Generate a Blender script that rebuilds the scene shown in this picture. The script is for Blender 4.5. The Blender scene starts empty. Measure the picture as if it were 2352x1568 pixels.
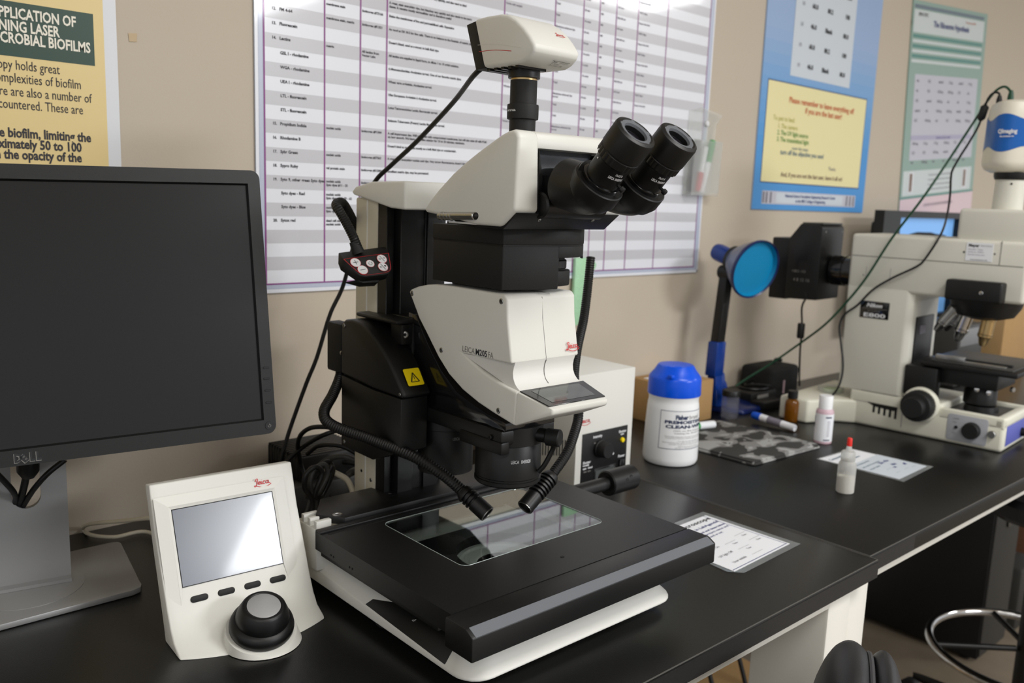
import bpy, bmesh, math, random
from mathutils import Vector, Matrix
random.seed(11)
S = bpy.context.scene
COL = S.collection
V = Vector
R = math.radians

# ------------------------------------------------------------------ camera
FPX, CW, CH = 2002.0, 2352, 1568
CAM = V((0, 0, 1.25))
def _cam_axes():
    rx, ry, rz = R(9.37), R(-42.02), R(2.07)
    Rx = Matrix(((1,0,0),(0,math.cos(rx),-math.sin(rx)),(0,math.sin(rx),math.cos(rx))))
    Ry = Matrix(((math.cos(ry),0,math.sin(ry)),(0,1,0),(-math.sin(ry),0,math.cos(ry))))
    Rz = Matrix(((math.cos(rz),-math.sin(rz),0),(math.sin(rz),math.cos(rz),0),(0,0,1)))
    m = Rz @ Rx @ Ry
    w = lambda r: V((r[0], r[2], -r[1]))
    return w(m[0]), -w(m[1]), w(m[2])       # right, up, forward
RT, UP, FW = _cam_axes()
cd = bpy.data.cameras.new('camera'); cam = bpy.data.objects.new('camera', cd); COL.objects.link(cam)
cd.sensor_width = 36; cd.lens = FPX / CW * 36; cd.clip_start = .02; cd.clip_end = 60
cam.matrix_world = Matrix(((RT.x,UP.x,-FW.x,CAM.x),(RT.y,UP.y,-FW.y,CAM.y),(RT.z,UP.z,-FW.z,CAM.z),(0,0,0,1)))
cd.dof.use_dof = True; cd.dof.focus_distance = .93; cd.dof.aperture_fstop = 6.6
S.camera = cam
def at(px, py, x=None, y=None, z=None):
    """the point of the room seen at a pixel of the photograph, on a plane of known x, y or z"""
    d = FW*FPX + RT*(px-CW/2) - UP*(py-CH/2)
    if x is not None: t = (x-CAM.x)/d.x
    elif y is not None: t = (y-CAM.y)/d.y
    else: t = (z-CAM.z)/d.z
    return CAM + d*t

# ------------------------------------------------------------------ light and exposure
S.view_settings.view_transform = 'Standard'; S.view_settings.look = 'None'
S.view_settings.gamma = 1; S.view_settings.use_curve_mapping = False
S.view_settings.exposure = .52
wd = bpy.data.worlds.new('room'); S.world = wd; wd.use_nodes = True
bg = wd.node_tree.nodes['Background']; bg.inputs[0].default_value = (.97, .98, 1, 1); bg.inputs[1].default_value = .5
def area(name, loc, sx, sy, watts, col=(1, .985, .955), rot=(0, 0, 0)):
    l = bpy.data.lights.new(name, 'AREA'); l.shape = 'RECTANGLE'; l.size = sx; l.size_y = sy
    l.energy = watts; l.color = col
    o = bpy.data.objects.new(name, l); o.location = loc; o.rotation_euler = rot; COL.objects.link(o)
area('ceiling_panel_near', (1.15, -.75, 2.66), 1.2, .6, 27)
area('ceiling_panel_right', (4.9, -1.65, 2.66), .75, .6, 34, (.97, .98, 1))
area('ceiling_panel_rear', (2.68, -4.10, 2.66), 1.5, 1.4, 210, (.95, .97, 1))
area('ceiling_panel_left', (-1.4, -1.4, 2.66), 1.2, .6, 16)

# ------------------------------------------------------------------ materials
def lin(c):
    return tuple(((v/255)/12.92 if v/255 <= .04045 else ((v/255+.055)/1.055)**2.4) for v in c)
MATS = {}
def mat(name, rgb, rough=.5, metal=0, spec=.5, bump=0, bscale=900, trans=0, ior=1.45, emit=0, vary=0, vscale=60, coat=0, alpha=1, stretch=None):
    m = bpy.data.materials.new(name); m.use_nodes = True
    nt = m.node_tree; b = nt.nodes['Principled BSDF']
    c = (*lin(rgb), 1)
    b.inputs['Base Color'].default_value = c
    b.inputs['Roughness'].default_value = rough; b.inputs['Metallic'].default_value = metal
    b.inputs['Specular IOR Level'].default_value = spec; b.inputs['IOR'].default_value = ior
    b.inputs['Transmission Weight'].default_value = trans; b.inputs['Coat Weight'].default_value = coat
    b.inputs['Coat Roughness'].default_value = .06
    b.inputs['Alpha'].default_value = alpha
    if emit:
        b.inputs['Emission Color'].default_value = c; b.inputs['Emission Strength'].default_value = emit
    if bump or vary:
        tc = nt.nodes.new('ShaderNodeTexCoord'); src = tc.outputs['Object']
        if stretch:
            mp = nt.nodes.new('ShaderNodeMapping'); mp.inputs['Scale'].default_value = stretch
            nt.links.new(src, mp.inputs[0]); src = mp.outputs[0]
        if bump:
            n = nt.nodes.new('ShaderNodeTexNoise'); n.inputs['Scale'].default_value = bscale; n.inputs['Detail'].default_value = 2
            bp = nt.nodes.new('ShaderNodeBump'); bp.inputs['Strength'].default_value = bump; bp.inputs['Distance'].default_value = .0006
            nt.links.new(src, n.inputs['Vector']); nt.links.new(n.outputs['Fac'], bp.inputs['Height']); nt.links.new(bp.outputs[0], b.inputs['Normal'])
        if vary:
            n = nt.nodes.new('ShaderNodeTexNoise'); n.inputs['Scale'].default_value = vscale; n.inputs['Detail'].default_value = 5
            rp = nt.nodes.new('ShaderNodeMapRange'); rp.inputs['To Min'].default_value = 1-vary; rp.inputs['To Max'].default_value = 1+vary
            mx = nt.nodes.new('ShaderNodeMix'); mx.data_type = 'RGBA'; mx.blend_type = 'MULTIPLY'; mx.inputs[0].default_value = 1
            nt.links.new(src, n.inputs['Vector']); nt.links.new(n.outputs['Fac'], rp.inputs[0])
            mx.inputs[6].default_value = c; nt.links.new(rp.outputs[0], mx.inputs[7]); nt.links.new(mx.outputs[2], b.inputs['Base Color'])
    MATS[name] = m
    return m
mat('wall_paint', (197, 185, 168), .75, bump=.25, bscale=260, vary=.03, vscale=3, spec=.25)
mat('ceiling_tile', (225, 222, 214), .9)
mat('floor_vinyl', (120, 108, 92), .45, vary=.2, vscale=12)
mat('table_black', (21, 21, 20), .3, bump=.18, bscale=700, vary=.12, vscale=90, spec=.5)
mat('table_worn_highlight', (92, 90, 86), .5)  # scuffed edge colour that also carries the painted edge highlight
mat('table_edge', (34, 33, 32), .55, vary=.35, vscale=120, stretch=(1, 6, 6))
mat('steel_white', (222, 219, 210), .4)
mat('shell_white', (222, 221, 214), .42, bump=.05, bscale=2500)
mat('shell_gloss', (222, 221, 216), .25, coat=.2)
mat('shell_beige', (205, 198, 180), .5)
mat('black_satin', (14, 14, 14), .42, bump=.1, bscale=2200)
mat('black_matte', (19, 19, 19), .58, bump=.25, bscale=2000)
mat('black_gloss', (15, 15, 16), .16, coat=.4)
mat('black_deep', (9, 9, 9), .6)
mat('anodised_black', (21, 21, 21), .42, bump=.14, bscale=2600)
mat('anodised_lit', (118, 122, 128), .4, metal=.3)  # the black finish lightened, with light on the chamfer put into the colour
mat('grain_grey', (98, 101, 106), .5, bump=.8, bscale=1800)
mat('chrome', (215, 215, 215), .12, metal=1)
mat('steel', (170, 170, 168), .3, metal=1)
mat('brass', (196, 168, 120), .3, metal=1)
mat('logo_red', (196, 28, 38), .45)
mat('ink_grey', (122, 120, 116), .6)
mat('ink_dark', (60, 60, 66), .6)
mat('ink_black', (22, 22, 24), .6)
mat('ink_text', (52, 50, 56), .6)
mat('ink_white', (225, 226, 228), .5)
mat('label_yellow', (243, 216, 8), .45)
mat('glass', (240, 250, 248), .0, trans=1, ior=1.9)
mat('glass_edge', (196, 208, 204), .15, trans=.3)
mat('lens_glass', (30, 26, 34), .03, coat=1)
mat('lcd_dark', (60, 64, 72), .12, coat=.6)
mat('lcd_face', (72, 76, 75), .1, coat=.6)
mat('pad_screen', (92, 98, 110), .24, spec=1.0, coat=.35)
mat('monitor_screen', (17, 17, 18), .3, bump=.05, bscale=3000)
mat('monitor_bezel', (22, 23, 23), .38, bump=.2, bscale=2600)
mat('monitor_silver', (150, 150, 150), .38, metal=.35, bump=.08, bscale=2200)
mat('cable_black', (13, 13, 13), .42)
mat('cable_grey', (58, 58, 56), .45)
mat('cable_beige', (196, 188, 168), .5)
mat('cable_green', (14, 64, 40), .4)
mat('paper_white', (236, 238, 242), .55)
mat('lid_blue', (0, 84, 226), .28)
mat('bottle_white', (240, 241, 242), .32)
mat('label_navy', (38, 50, 84), .5)
mat('cardboard', (176, 140, 92), .8, vary=.08, vscale=40)
mat('lamp_blue', (10, 60, 150), .22, trans=.25)
mat('lamp_navy', (14, 34, 92), .25, trans=.15)
mat('lamp_cyan', (0, 132, 182), .35)
mat('lamp_shell', (96, 112, 150), .2, trans=.3)
mat('nikon_white', (214, 212, 200), .45, bump=.05, bscale=1500)
mat('nikon_cream', (224, 222, 206), .4)
mat('nikon_grey', (170, 172, 178), .5)
mat('nikon_violet', (92, 98, 178), .5)
mat('camera_blue', (0, 92, 176), .35)
mat('camera_white', (226, 220, 204), .4)
mat('screen_blue', (104, 152, 205), .3, emit=.45)
mat('plush_black', (22, 22, 22), .8)
mat('vinyl_seat', (30, 30, 32), .42, bump=.3, bscale=900)
mat('piping_grey', (60, 60, 62), .5)
mat('clear_plastic', (238, 240, 244), .1, trans=.9, ior=1.2, alpha=.32)
mat('sleeve', (200, 205, 205), .18, trans=.6, ior=1.1, alpha=.45)
mat('haze_plastic', (226, 228, 224), .3, trans=.35, ior=1.2, alpha=.3)
mat('bottle_haze', (242, 242, 238), .3, trans=.6, ior=1.2)
mat('liquid', (240, 234, 220), .3, trans=.3, ior=1.3)
mat('cap_red', (226, 40, 30), .35)
mat('amber', (150, 92, 14), .1, trans=.6, ior=1.4)
mat('green_marker', (20, 150, 60), .4)
mat('blue_marker', (0, 82, 205), .35)
mat('red_marker', (200, 50, 60), .4)
mat('grey_marker', (92, 90, 100), .4)
mat('pink_tint', (206, 176, 186), .35)
mat('green_tint', (196, 222, 170), .4)
mat('bag_green', (172, 218, 178), .45, vary=.25, vscale=400)
mat('cap_silver', (168, 168, 168), .4, metal=.2)
mat('tape_tan', (196, 174, 140), .6)
mat('cabinet_dark', (12, 12, 13), .5)
mat('box_teal', (24, 72, 92), .6)
mat('box_brown', (96, 62, 40), .7)
mat('bin_grey', (44, 42, 38), .6)
# ---- printing inks of the posters
mat('chart_white', (232, 234, 241), .28, coat=.35)
mat('chart_stripe', (200, 200, 205), .28, coat=.35)
mat('chart_border', (186, 194, 212), .28, coat=.35)
mat('chart_magenta', (136, 58, 132), .4, coat=.3)
mat('poster_sand', (228, 204, 142), .4)
mat('poster_edge', (222, 224, 228), .4)
mat('poster_forest', (24, 62, 46), .4)
mat('poster_title', (236, 230, 214), .4)
mat('poster_blue_pale', (150, 176, 214), .45)
mat('poster_blue', (70, 148, 214), .45)
mat('poster_sky', (206, 214, 222), .45)
mat('poster_cream', (236, 226, 170), .45)
mat('poster_rim', (34, 60, 110), .45)
mat('poster_sage', (146, 172, 162), .45)
mat('poster_mist', (206, 214, 214), .45)
mat('poster_teal', (86, 140, 132), .45)
mat('poster_pink', (224, 200, 206), .45)
mat('poster_lilac', (176, 172, 196), .45)
mat('poster_slate', (110, 124, 136), .45)
mat('poster_greyish', (196, 196, 206), .45)
mat('ink_orange', (204, 104, 60), .5)
mat('ink_olive', (178, 174, 60), .5)
mat('ink_leaf', (96, 150, 60), .5)
mat('ink_steel', (78, 110, 130), .5)
mat('ink_navy', (40, 52, 120), .5)
mat('ink_violet', (92, 84, 150), .5)
mat('ink_brownish', (120, 92, 74), .5)
mat('ink_soft', (128, 124, 136), .5)

# ------------------------------------------------------------------ mesh builder
def frame(o, xd, yd):
    xd = V(xd).normalized(); yd = V(yd); yd = (yd-xd*yd.dot(xd)).normalized(); zd = xd.cross(yd)
    return Matrix(((xd.x,yd.x,zd.x,o[0]),(xd.y,yd.y,zd.y,o[1]),(xd.z,yd.z,zd.z,o[2]),(0,0,0,1)))
def catmull(pts, n):
    P = [V(p) for p in pts]; P = [P[0]*2-P[1]] + P + [P[-1]*2-P[-2]]; out = []
    for i in range(1, len(P)-2):
        for k in range(n):
            t = k/n; a, b, c, d = P[i-1], P[i], P[i+1], P[i+2]
            out.append(.5*((2*b)+(c-a)*t+(2*a-5*b+4*c-d)*t*t+(3*b-a-3*c+d)*t**3))
    out.append(P[-2].copy()); return out
def resample(pts, step):
    out = [pts[0]]; acc = 0
    for a, b in zip(pts, pts[1:]):
        L = (b-a).length; d = step-acc
        while d <= L: out.append(a.lerp(b, d/L)); d += step
        acc = L-(d-step)
    return out
LOC = {}
class MB:
    def __init__(s, X=None): s.bm = bmesh.new(); s.mats = []; s.X = X or Matrix()
    def mi(s, m):
        if m not in s.mats: s.mats.append(m)
        return s.mats.index(m)
    def add(s, t, m, bev=0, seg=2, ang=28, X=None):
        bmesh.ops.recalc_face_normals(t, faces=t.faces) if len(t.faces) > 1 else None
        if bev:
            es = [e for e in t.edges if len(e.link_faces) == 2 and e.calc_face_angle(0) > R(ang)]
            if es: bmesh.ops.bevel(t, geom=es, offset=bev, segments=seg, affect='EDGES', profile=.5, clamp_overlap=True)
        k = s.mi(m)
        for f in t.faces: f.material_index = k
        t.transform(s.X @ X if X else s.X)
        me = bpy.data.meshes.new('tmp'); t.to_mesh(me); t.free(); s.bm.from_mesh(me); bpy.data.meshes.remove(me)
        return s
    def box(s, a, b, m, bev=0, seg=2, X=None, taper=None):
        t = bmesh.new(); x0,y0,z0 = a; x1,y1,z1 = b
        q = [(x0,y0),(x1,y0),(x1,y1),(x0,y1)]; tp = taper or 0
        q2 = [(x0+tp,y0+tp),(x1-tp,y0+tp),(x1-tp,y1-tp),(x0+tp,y1-tp)]
        lo = [t.verts.new((*p,z0)) for p in q]; hi = [t.verts.new((*p,z1)) for p in q2]
        t.faces.new(lo[::-1]); t.faces.new(hi)
        for i in range(4): t.faces.new((lo[i],lo[(i+1)%4],hi[(i+1)%4],hi[i]))
        return s.add(t, m, bev, seg, X=X)
    def prism(s, pts, ax, lo, hi, m, bev=0, seg=2, fn=None, X=None, ang=28):
        t = bmesh.new()
        mk = {'x': lambda p,h: (h,p[0],p[1]), 'y': lambda p,h: (p[0],h,p[1]), 'z': lambda p,h: (p[0],p[1],h)}[ax]
        A = [t.verts.new(mk(p,lo)) for p in pts]; B = [t.verts.new(mk(p,hi)) for p in pts]; n = len(pts)
        t.faces.new(A); t.faces.new(B[::-1])
        for i in range(n): t.faces.new((A[i],B[i],B[(i+1)%n],A[(i+1)%n]))
        if fn:
            for v in t.verts: v.co = V(fn(v.co))
        return s.add(t, m, bev, seg, X=X, ang=ang)
    def hull(s, pts, m, bev=0, seg=2, X=None):
        t = bmesh.new(); vs = [t.verts.new(p) for p in pts]
        r = bmesh.ops.convex_hull(t, input=vs)
        bmesh.ops.delete(t, geom=[g for g in r['geom_unused'] if isinstance(g, bmesh.types.BMVert)], context='VERTS')
        bmesh.ops.dissolve_limit(t, angle_limit=R(1), verts=t.verts, edges=t.edges)
        return s.add(t, m, bev, seg, X=X)
    def lathe(s, prof, m, o=(0,0,0), ax=(0,0,1), n=40, X=None, fn=None):
        ax = V(ax).normalized(); ref = V((1,0,0)) if abs(ax.x) < .9 else V((0,1,0))
        u = ref-ax*ref.dot(ax); u.normalize(); w = ax.cross(u); o = V(o)
        t = bmesh.new(); rings = []
        for r, h in prof:
            if r < 1e-6: rings.append([t.verts.new(o+ax*h)])
            else:
                rings.append([t.verts.new(o+ax*h+(u*math.cos(2*math.pi*k/n)+w*math.sin(2*math.pi*k/n))*(r*(fn(k,h) if fn else 1))) for k in range(n)])
        for a, b in zip(rings, rings[1:]):
            for k in range(n):
                k2 = (k+1) % n
                if len(a) == 1 and len(b) == 1: continue
                if len(a) == 1: t.faces.new((a[0],b[k],b[k2]))
                elif len(b) == 1: t.faces.new((a[k],a[k2],b[0]))
                else: t.faces.new((a[k],a[k2],b[k2],b[k]))
        return s.add(t, m, X=X)
    def cyl(s, a, b, r, m, r2=None, n=32, c=.0, X=None):
        a, b = V(a), V(b); L = (b-a).length; r2 = r if r2 is None else r2
        p = [(0,0),(r,0),(r2,L),(0,L)] if not c else [(0,0),(r-c,0),(r,c),(r2,L-c),(r2-c,L),(0,L)]
        return s.lathe(p, m, a, b-a, n, X)
    def tube(s, pts, r, m, n=10, k=8, step=None, rfn=None, X=None):
        P = catmull(pts, k)
        if step: P = resample(P, step)
        t = bmesh.new(); rings = []; prev = None; dist = 0
        for i, p in enumerate(P):
            d = (P[min(i+1,len(P)-1)]-P[max(i-1,0)]).normalized()
            if prev is None: u = d.orthogonal().normalized()
            else: u = (prev-d*prev.dot(d)).normalized()
            prev = u; w = d.cross(u)
            if i: dist += (p-P[i-1]).length
            rr = r*(rfn(dist, i) if rfn else 1)
            rings.append([t.verts.new(p+(u*math.cos(2*math.pi*j/n)+w*math.sin(2*math.pi*j/n))*rr) for j in range(n)])
        for a, b in zip(rings, rings[1:]):
            for j in range(n): t.faces.new((a[j],a[(j+1)%n],b[(j+1)%n],b[j]))
        t.faces.new(rings[0][::-1]); t.faces.new(rings[-1])
        return s.add(t, m, X=X)
    def ball(s, c, r, m, sc=(1,1,1), n=20, X=None):
        t = bmesh.new(); bmesh.ops.create_uvsphere(t, u_segments=n, v_segments=n//2, radius=r)
        t.transform(Matrix.Translation(c) @ Matrix.Diagonal((*sc,1)))
        return s.add(t, m, X=X)
    def poly(s, pts, m, X=None):
        t = bmesh.new(); t.faces.new([t.verts.new(p) for p in pts]); return s.add(t, m, X=X)
    def rect(s, x0, y0, x1, y1, m, z=0, X=None):
        return s.poly([(x0,y0,z),(x1,y0,z),(x1,y1,z),(x0,y1,z)], m, X)
    def text(s, body, size, m, X, width=None, bold=0, shear=0, align='LEFT', depth=0):
        cu = bpy.data.curves.new('t', 'FONT'); cu.body = body; cu.size = size; cu.offset = bold; cu.shear = shear
        cu.align_x = align; cu.resolution_u = 2; cu.extrude = depth
        o = bpy.data.objects.new('t', cu); COL.objects.link(o)
        bpy.context.view_layer.update()
        me = bpy.data.meshes.new_from_object(o.evaluated_get(bpy.context.evaluated_depsgraph_get()))
        bpy.data.objects.remove(o); bpy.data.curves.remove(cu)
        t = bmesh.new(); t.from_mesh(me); bpy.data.meshes.remove(me)
        if width and t.verts:
            w = max(v.co.x for v in t.verts)-min(v.co.x for v in t.verts)
            if w > 1e-6: t.transform(Matrix.Diagonal((width/w,1,1,1)))
        k = s.mi(m)
        for f in t.faces: f.material_index = k
        t.transform(s.X @ X)
        me = bpy.data.meshes.new('tmp'); t.to_mesh(me); t.free(); s.bm.from_mesh(me); bpy.data.meshes.remove(me)
        return s
    def ribbon(s, pts, w, m, X, k=6):
        """a flat pen stroke in the xy plane"""
        P = catmull([(p[0],p[1],0) for p in pts], k); t = bmesh.new(); L = []
        for i, p in enumerate(P):
            d = (P[min(i+1,len(P)-1)]-P[max(i-1,0)]).normalized(); nrm = V((-d.y,d.x,0))
            ww = w*(.75+.5*abs(d.y)); L.append((t.verts.new(p+nrm*ww/2), t.verts.new(p-nrm*ww/2)))
        for a, b in zip(L, L[1:]): t.faces.new((a[0],a[1],b[1],b[0]))
        k2 = s.mi(m)
        for f in t.faces: f.material_index = k2
        t.transform(s.X @ X); me = bpy.data.meshes.new('tmp'); t.to_mesh(me); t.free(); s.bm.from_mesh(me); bpy.data.meshes.remove(me)
        return s
    def script_logo(s, X, w, m='logo_red'):
        k = w/2.3; Xs = X @ Matrix.Diagonal((k,k,k,1))
        for st in ([(.2,.72),(.3,.98),(.47,1.06),(.53,.92),(.42,.62),(.33,.3),(.16,.06),(.0,.06),(.03,.2),(.2,.16),(.5,.02),(1.0,-.12),(1.6,-.1),(2.1,.06),(2.32,.2)],
                   [(.56,.4),(.8,.48),(.84,.62),(.7,.66),(.58,.5),(.6,.32),(.74,.27),(.9,.36)],
                   [(1.02,.66),(.98,.36),(1.06,.28),(1.16,.36)], [(1.06,.86),(1.08,.82)],
                   [(1.5,.58),(1.42,.67),(1.28,.6),(1.22,.42),(1.32,.28),(1.5,.34)],
                   [(1.96,.6),(1.8,.68),(1.64,.54),(1.66,.34),(1.8,.3),(1.94,.46),(2.0,.68)], [(2.0,.68),(1.97,.38),(2.06,.28),(2.2,.36)]):
            s.ribbon(st, .1, m, Xs)
        return s
    def build(s, name, parent=None, smooth=38):
        me = bpy.data.meshes.new(name); 
        if parent is not None:
            l = LOC[parent.name]; s.bm.transform(Matrix.Translation((-l[0],-l[1],-l[2])))
        s.bm.to_mesh(me); s.bm.free()
        for m in s.mats: me.materials.append(MATS[m])
        for p in me.polygons: p.use_smooth = True
        me.set_sharp_from_angle(angle=R(smooth))
        o = bpy.data.objects.new(name, me); COL.objects.link(o)
        if parent is not None: o.parent = parent; LOC[o.name] = LOC[parent.name]
        else: LOC[o.name] = (0,0,0)
        return o
def recentre(o, loc):
    """put the origin of a single-mesh thing at its base"""
    o.data.transform(Matrix.Translation((-loc[0],-loc[1],-loc[2]))); o.location = loc; LOC[o.name] = tuple(loc); return o
def thing(name, label, cat, loc, group=None):
    o = bpy.data.objects.new(name, None); COL.objects.link(o); o.location = loc; o.empty_display_size = .05
    o['label'] = label; o['category'] = cat
    if group: o['group'] = group
    LOC[o.name] = tuple(loc); return o
def tag(o, label, cat, group=None):
    o['label'] = label; o['category'] = cat
    if group: o['group'] = group
    return o
def structure(o): o['kind'] = 'structure'; return o
def rrect(x0, y0, x1, y1, r, n=6):
    out = []
    for cx, cy, a0 in ((x1-r,y0+r,-90),(x1-r,y1-r,0),(x0+r,y1-r,90),(x0+r,y0+r,180)):
        for k in range(n+1): out.append((cx+r*math.cos(R(a0+90*k/n)), cy+r*math.sin(R(a0+90*k/n))))
    return out
TZ = .75          # table top
WY = 1.305        # back wall
FACE_Y = lambda x, y, z: frame((x, y, z), (1,0,0), (0,0,1))      # lettering on a face that looks at -y
FACE_X = lambda x, y, z: frame((x, y, z), (0,-1,0), (0,0,1))     # lettering on a face that looks at -x
# ------------------------------------------------------------------ the room
m = MB().box((-2.6,WY,0),(7.2,WY+.08,2.7),'wall_paint'); structure(m.build('wall_back'))
m = MB().box((-2.6,-6,-.05),(7.2,WY+.08,0),'floor_vinyl'); structure(m.build('floor'))
m = MB().box((-2.6,-6,2.7),(7.2,WY+.08,2.75),'ceiling_tile'); structure(m.build('ceiling'))

# ------------------------------------------------------------------ the two black tables
def table(label, x0, x1, yf, skew, legs, ap, lt):
    t = thing('lab_table', label, 'table', ((x0+x1)/2, .9, 0))
    fn = lambda c: (c.x, c.y+skew*(c.x-x0)/(x1-x0)*(WY-.004-c.y)/(WY-yf), c.z)
    m = MB(); m.prism([(x0,yf),(x1,yf),(x1,WY-.004),(x0,WY-.004)], 'z', .7215, TZ, 'table_black', .0035, 2, fn); m.build('tabletop', t)
    m = MB(); m.box((x0+.002,yf-.0006,.7235),(x1-.002,yf+.004,.7475),'table_edge'); m.build('edge_band', t)
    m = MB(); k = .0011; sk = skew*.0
    m.prism([(x0,yf+.0012),(x1-.001,yf+.0012+skew),(x1-.001,yf+.0012+k+skew),(x0,yf+.0012+k)],'z',TZ-.0008,TZ+.00025,'table_worn_highlight'); xe = x1-.0024 if x0 < 0 else x0+.0012
    m.box((xe,yf+.003,TZ-.0008),(xe+k,WY-.01,TZ+.00025),'table_worn_highlight'); m.build('worn_edge_highlight',t)  # pale strips paint in the highlight along the scuffed edges
    m = MB(); m.box((ap[0],yf+.012,ap[2]),(ap[1],yf+.04,.7214),'steel_white',.0015); m.build('apron', t)
    for lx in legs:
        for ya, yb in ((yf+.0135,yf+.13),(WY-.13,WY-.03)):
            m = MB(); m.box((lx,ya,.0),(lx+.064,yb,lt),'steel_white',.004); m.build('leg', t)
    m = MB(); m.box((x0+.05,WY-.05,.0),(x1-.05,WY-.03,.35),'steel_white'); m.build('back_panel', t)
    return t
table('black topped white lab table under the big stereo microscope', -1.5, 1.2097, .528, 0, (1.099, -1.2), (-1.12, 1.0985, .7035), .7212)
table('black topped white lab table under the cream compound microscope', 1.2103, 3.9, .541, -.011, (1.180, 3.6), (1.2135, 3.58, .7010), .7005)

# ------------------------------------------------------------------ wall posters
def sheet(x0, z0, x1, z1, m, thick=.0035, rot=0, off=0):
    """poster coordinates: x to the right, y up, z out of the wall"""
    mb = MB(frame((x0,WY-thick-.0004-off,z0),(math.cos(R(rot)),0,math.sin(R(rot))),(-math.sin(R(rot)),0,math.cos(R(rot)))))
    mb.box((0,0,-thick),(x1-x0,z1-z0,0), m); return mb
T = Matrix.Translation
# the big dye chart
X0, Z0, X1, Z1 = .622, 1.084, 1.781, 2.2
mb = sheet(X0,Z0,X1,Z1,'chart_border')
e = .0003
mb.rect(.006,.007,X1-X0-.004,Z1-Z0-.01,'chart_border',e)
mb.rect(0,0,X1-X0,.006,'chart_white',e*1.2); mb.rect(0,0,.0055,Z1-Z0,'chart_white',e*1.2); mb.rect(X1-X0-.004,0,X1-X0,Z1-Z0,'chart_white',e*1.2)
lx, rx, bz = .637-X0, 1.763-X0, 1.0985-Z0
mb.rect(lx,bz,rx,Z1-Z0-.05,'chart_white',e*1.5)
for k in range(-1, 24):
    a = 1.164+.0431*k-Z0; b = 1.1855+.0431*k-Z0
    if k == -1: a = max(a, bz)
    if b < Z1-Z0-.06: mb.rect(lx,a,rx,b,'chart_stripe',e*2)
for x in (.637,.742,.809,.861,1.123,1.256,1.336,1.384,1.435,1.505,1.605,1.7615):
    mb.rect(x-X0-.0014,bz,x-X0+.0014,Z1-Z0-.05,'chart_magenta',e*2.6)
mb.rect(lx-.001,bz-.0012,rx+.001,bz+.0012,'chart_magenta',e*2.7)
rows = [('12.','FM 4-64',0),('13.','Fluorescein',0),('14.','Lectins',0),('','GSL I - rhodamine',1),('','WGA - rhodamine',1),('','UEA I - rhodamine',1),('','LTL - fluorescein',1),('','STL - fluorescein',1),
        ('15.','Propidium Iodide',0),('16.','Rhodamine B',0),('17.','Sybr Green',0),('18.','Sypro Ruby',0),('19.','Syto 9, other green Syto dyes',0),('','Syto dyes - Red',1),('','Syto dyes - Blue',1),('20.','Sytox red',0)]
c2 = {0:['membrane stain, matrix'],-1:['membrane stain'],2:['matrix'],8:['nucleic acids'],10:['nucleic acids'],11:['gel protein stain'],12:['nucleic acids','Syto dyes #11 - 25'],13:['nucleic acids','Syto dyes #17, 59 - 62'],14:['nucleic acids','Syto dyes #40 - 45'],15:['dead cell stain','nucleic acids']}
c3 = {-1:['Invitrogen #T3166'],0:['Invitrogen #F1321'],2:['All lectins from','Vector Labs'],8:['Invitrogen #P1304'],10:['Invitrogen #S7563'],11:['Invitrogen #S12001'],12:['Invitrogen #S34854'],13:['Invitrogen #S11340']}
c4 = {-3:['A great stain everything dye, but dissolve very quickly, and also tend to bind'],-2:['A great, stain everything dye, but bleaches very quickly and also tends to be more','dense. It remains mostly extracellular and is therefore useful'],-1:['Stains the membranes of live and permeabilized cells. Expensive'],
      0:['As good as DiI 18-5 for live cells. There is no balance to the livestain of matrix; dense.'],1:['Doesn’t bleed, used as a tracer; in bulk fluid dye.'],2:['All lectins are supplied in liquid form, to dilute 1 to 10 ug/ml solution.'],3:['α-Monosaccharides; rhodamine tagged. One of our favorite matrix dyes.'],4:['Wheat germ agglutinin, rhodamine tagged.'],5:['Ulex Europaeus Agglutinin I; rhodamine tagged.'],6:['Lotus Tetragonolobus Lectin; fluorescein tagged.'],7:['Solanum Tuberosum (Potato) Lectin; fluorescein tagged.'],
      8:['A cell impermeant dye. Will stain cells with compromised membranes, but will also stain all cells if left','on long enough. We leave on biofilm staining for 10 to 20 minutes, maximum.'],9:['Doesn’t bind to much, use mostly as a bulk fluid dye or counterstain.'],10:['A great stain everything nucleic acid dye. Very strong fluorescence; doesn’t bleach.'],11:['Excellent matrix dye, may be permeated.']}
for i, (num, nm, ind) in enumerate(rows):
    z = 1.524-.02155*i-Z0-.002
    if num: mb.text(num,.0062,'ink_text',T((.650-X0,z,e*3)),None,.00022)
    mb.text(nm,.0066,'ink_text',T(((.664 if ind else .663)-X0,z,e*3)),None,.00022)
def cell(x, i, lines, m='ink_text', w=None):
    z = 1.524-.02155*i-Z0
    for j, l in enumerate(lines): mb.text(l,.0054,m,T((x-X0,z-.0015-.006*j,e*3)),None,.0002)
for i, l in c2.items(): cell(.745, i, l)
for i, l in c3.items(): cell(.812, i, l)
for i, l in c4.items(): cell(.865, i, l)
for i in range(-7, 12):
    if i % 3 != 1: cell(1.126, i, [random.choice(['Whole-cell stain','Varies with sample','See dilution notes','10 mg/ml stock'])], 'ink_soft')
    cell(1.258, i, ['Membrane enhanced dye','tagged'] if i % 3 == 0 else ['Yield'], 'ink_soft'); cell(1.339, i, [random.choice(['10 ug/ml','5 ug/ml','20 min'])], 'ink_soft')
    cell(1.387, i, ['488'] , 'ink_soft'); cell(1.438, i, ['500-540 nm' if i % 2 else '543 laser'], 'ink_soft')
    if i < 4: cell(1.508, i, ['Keep in the dark' if i % 2 else 'TRITC filter'], 'ink_soft')
tag(recentre(mb.build('wall_chart'),(1.2,WY,1.084)), 'large laminated dye chart with grey stripes and magenta column lines', 'poster')

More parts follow.
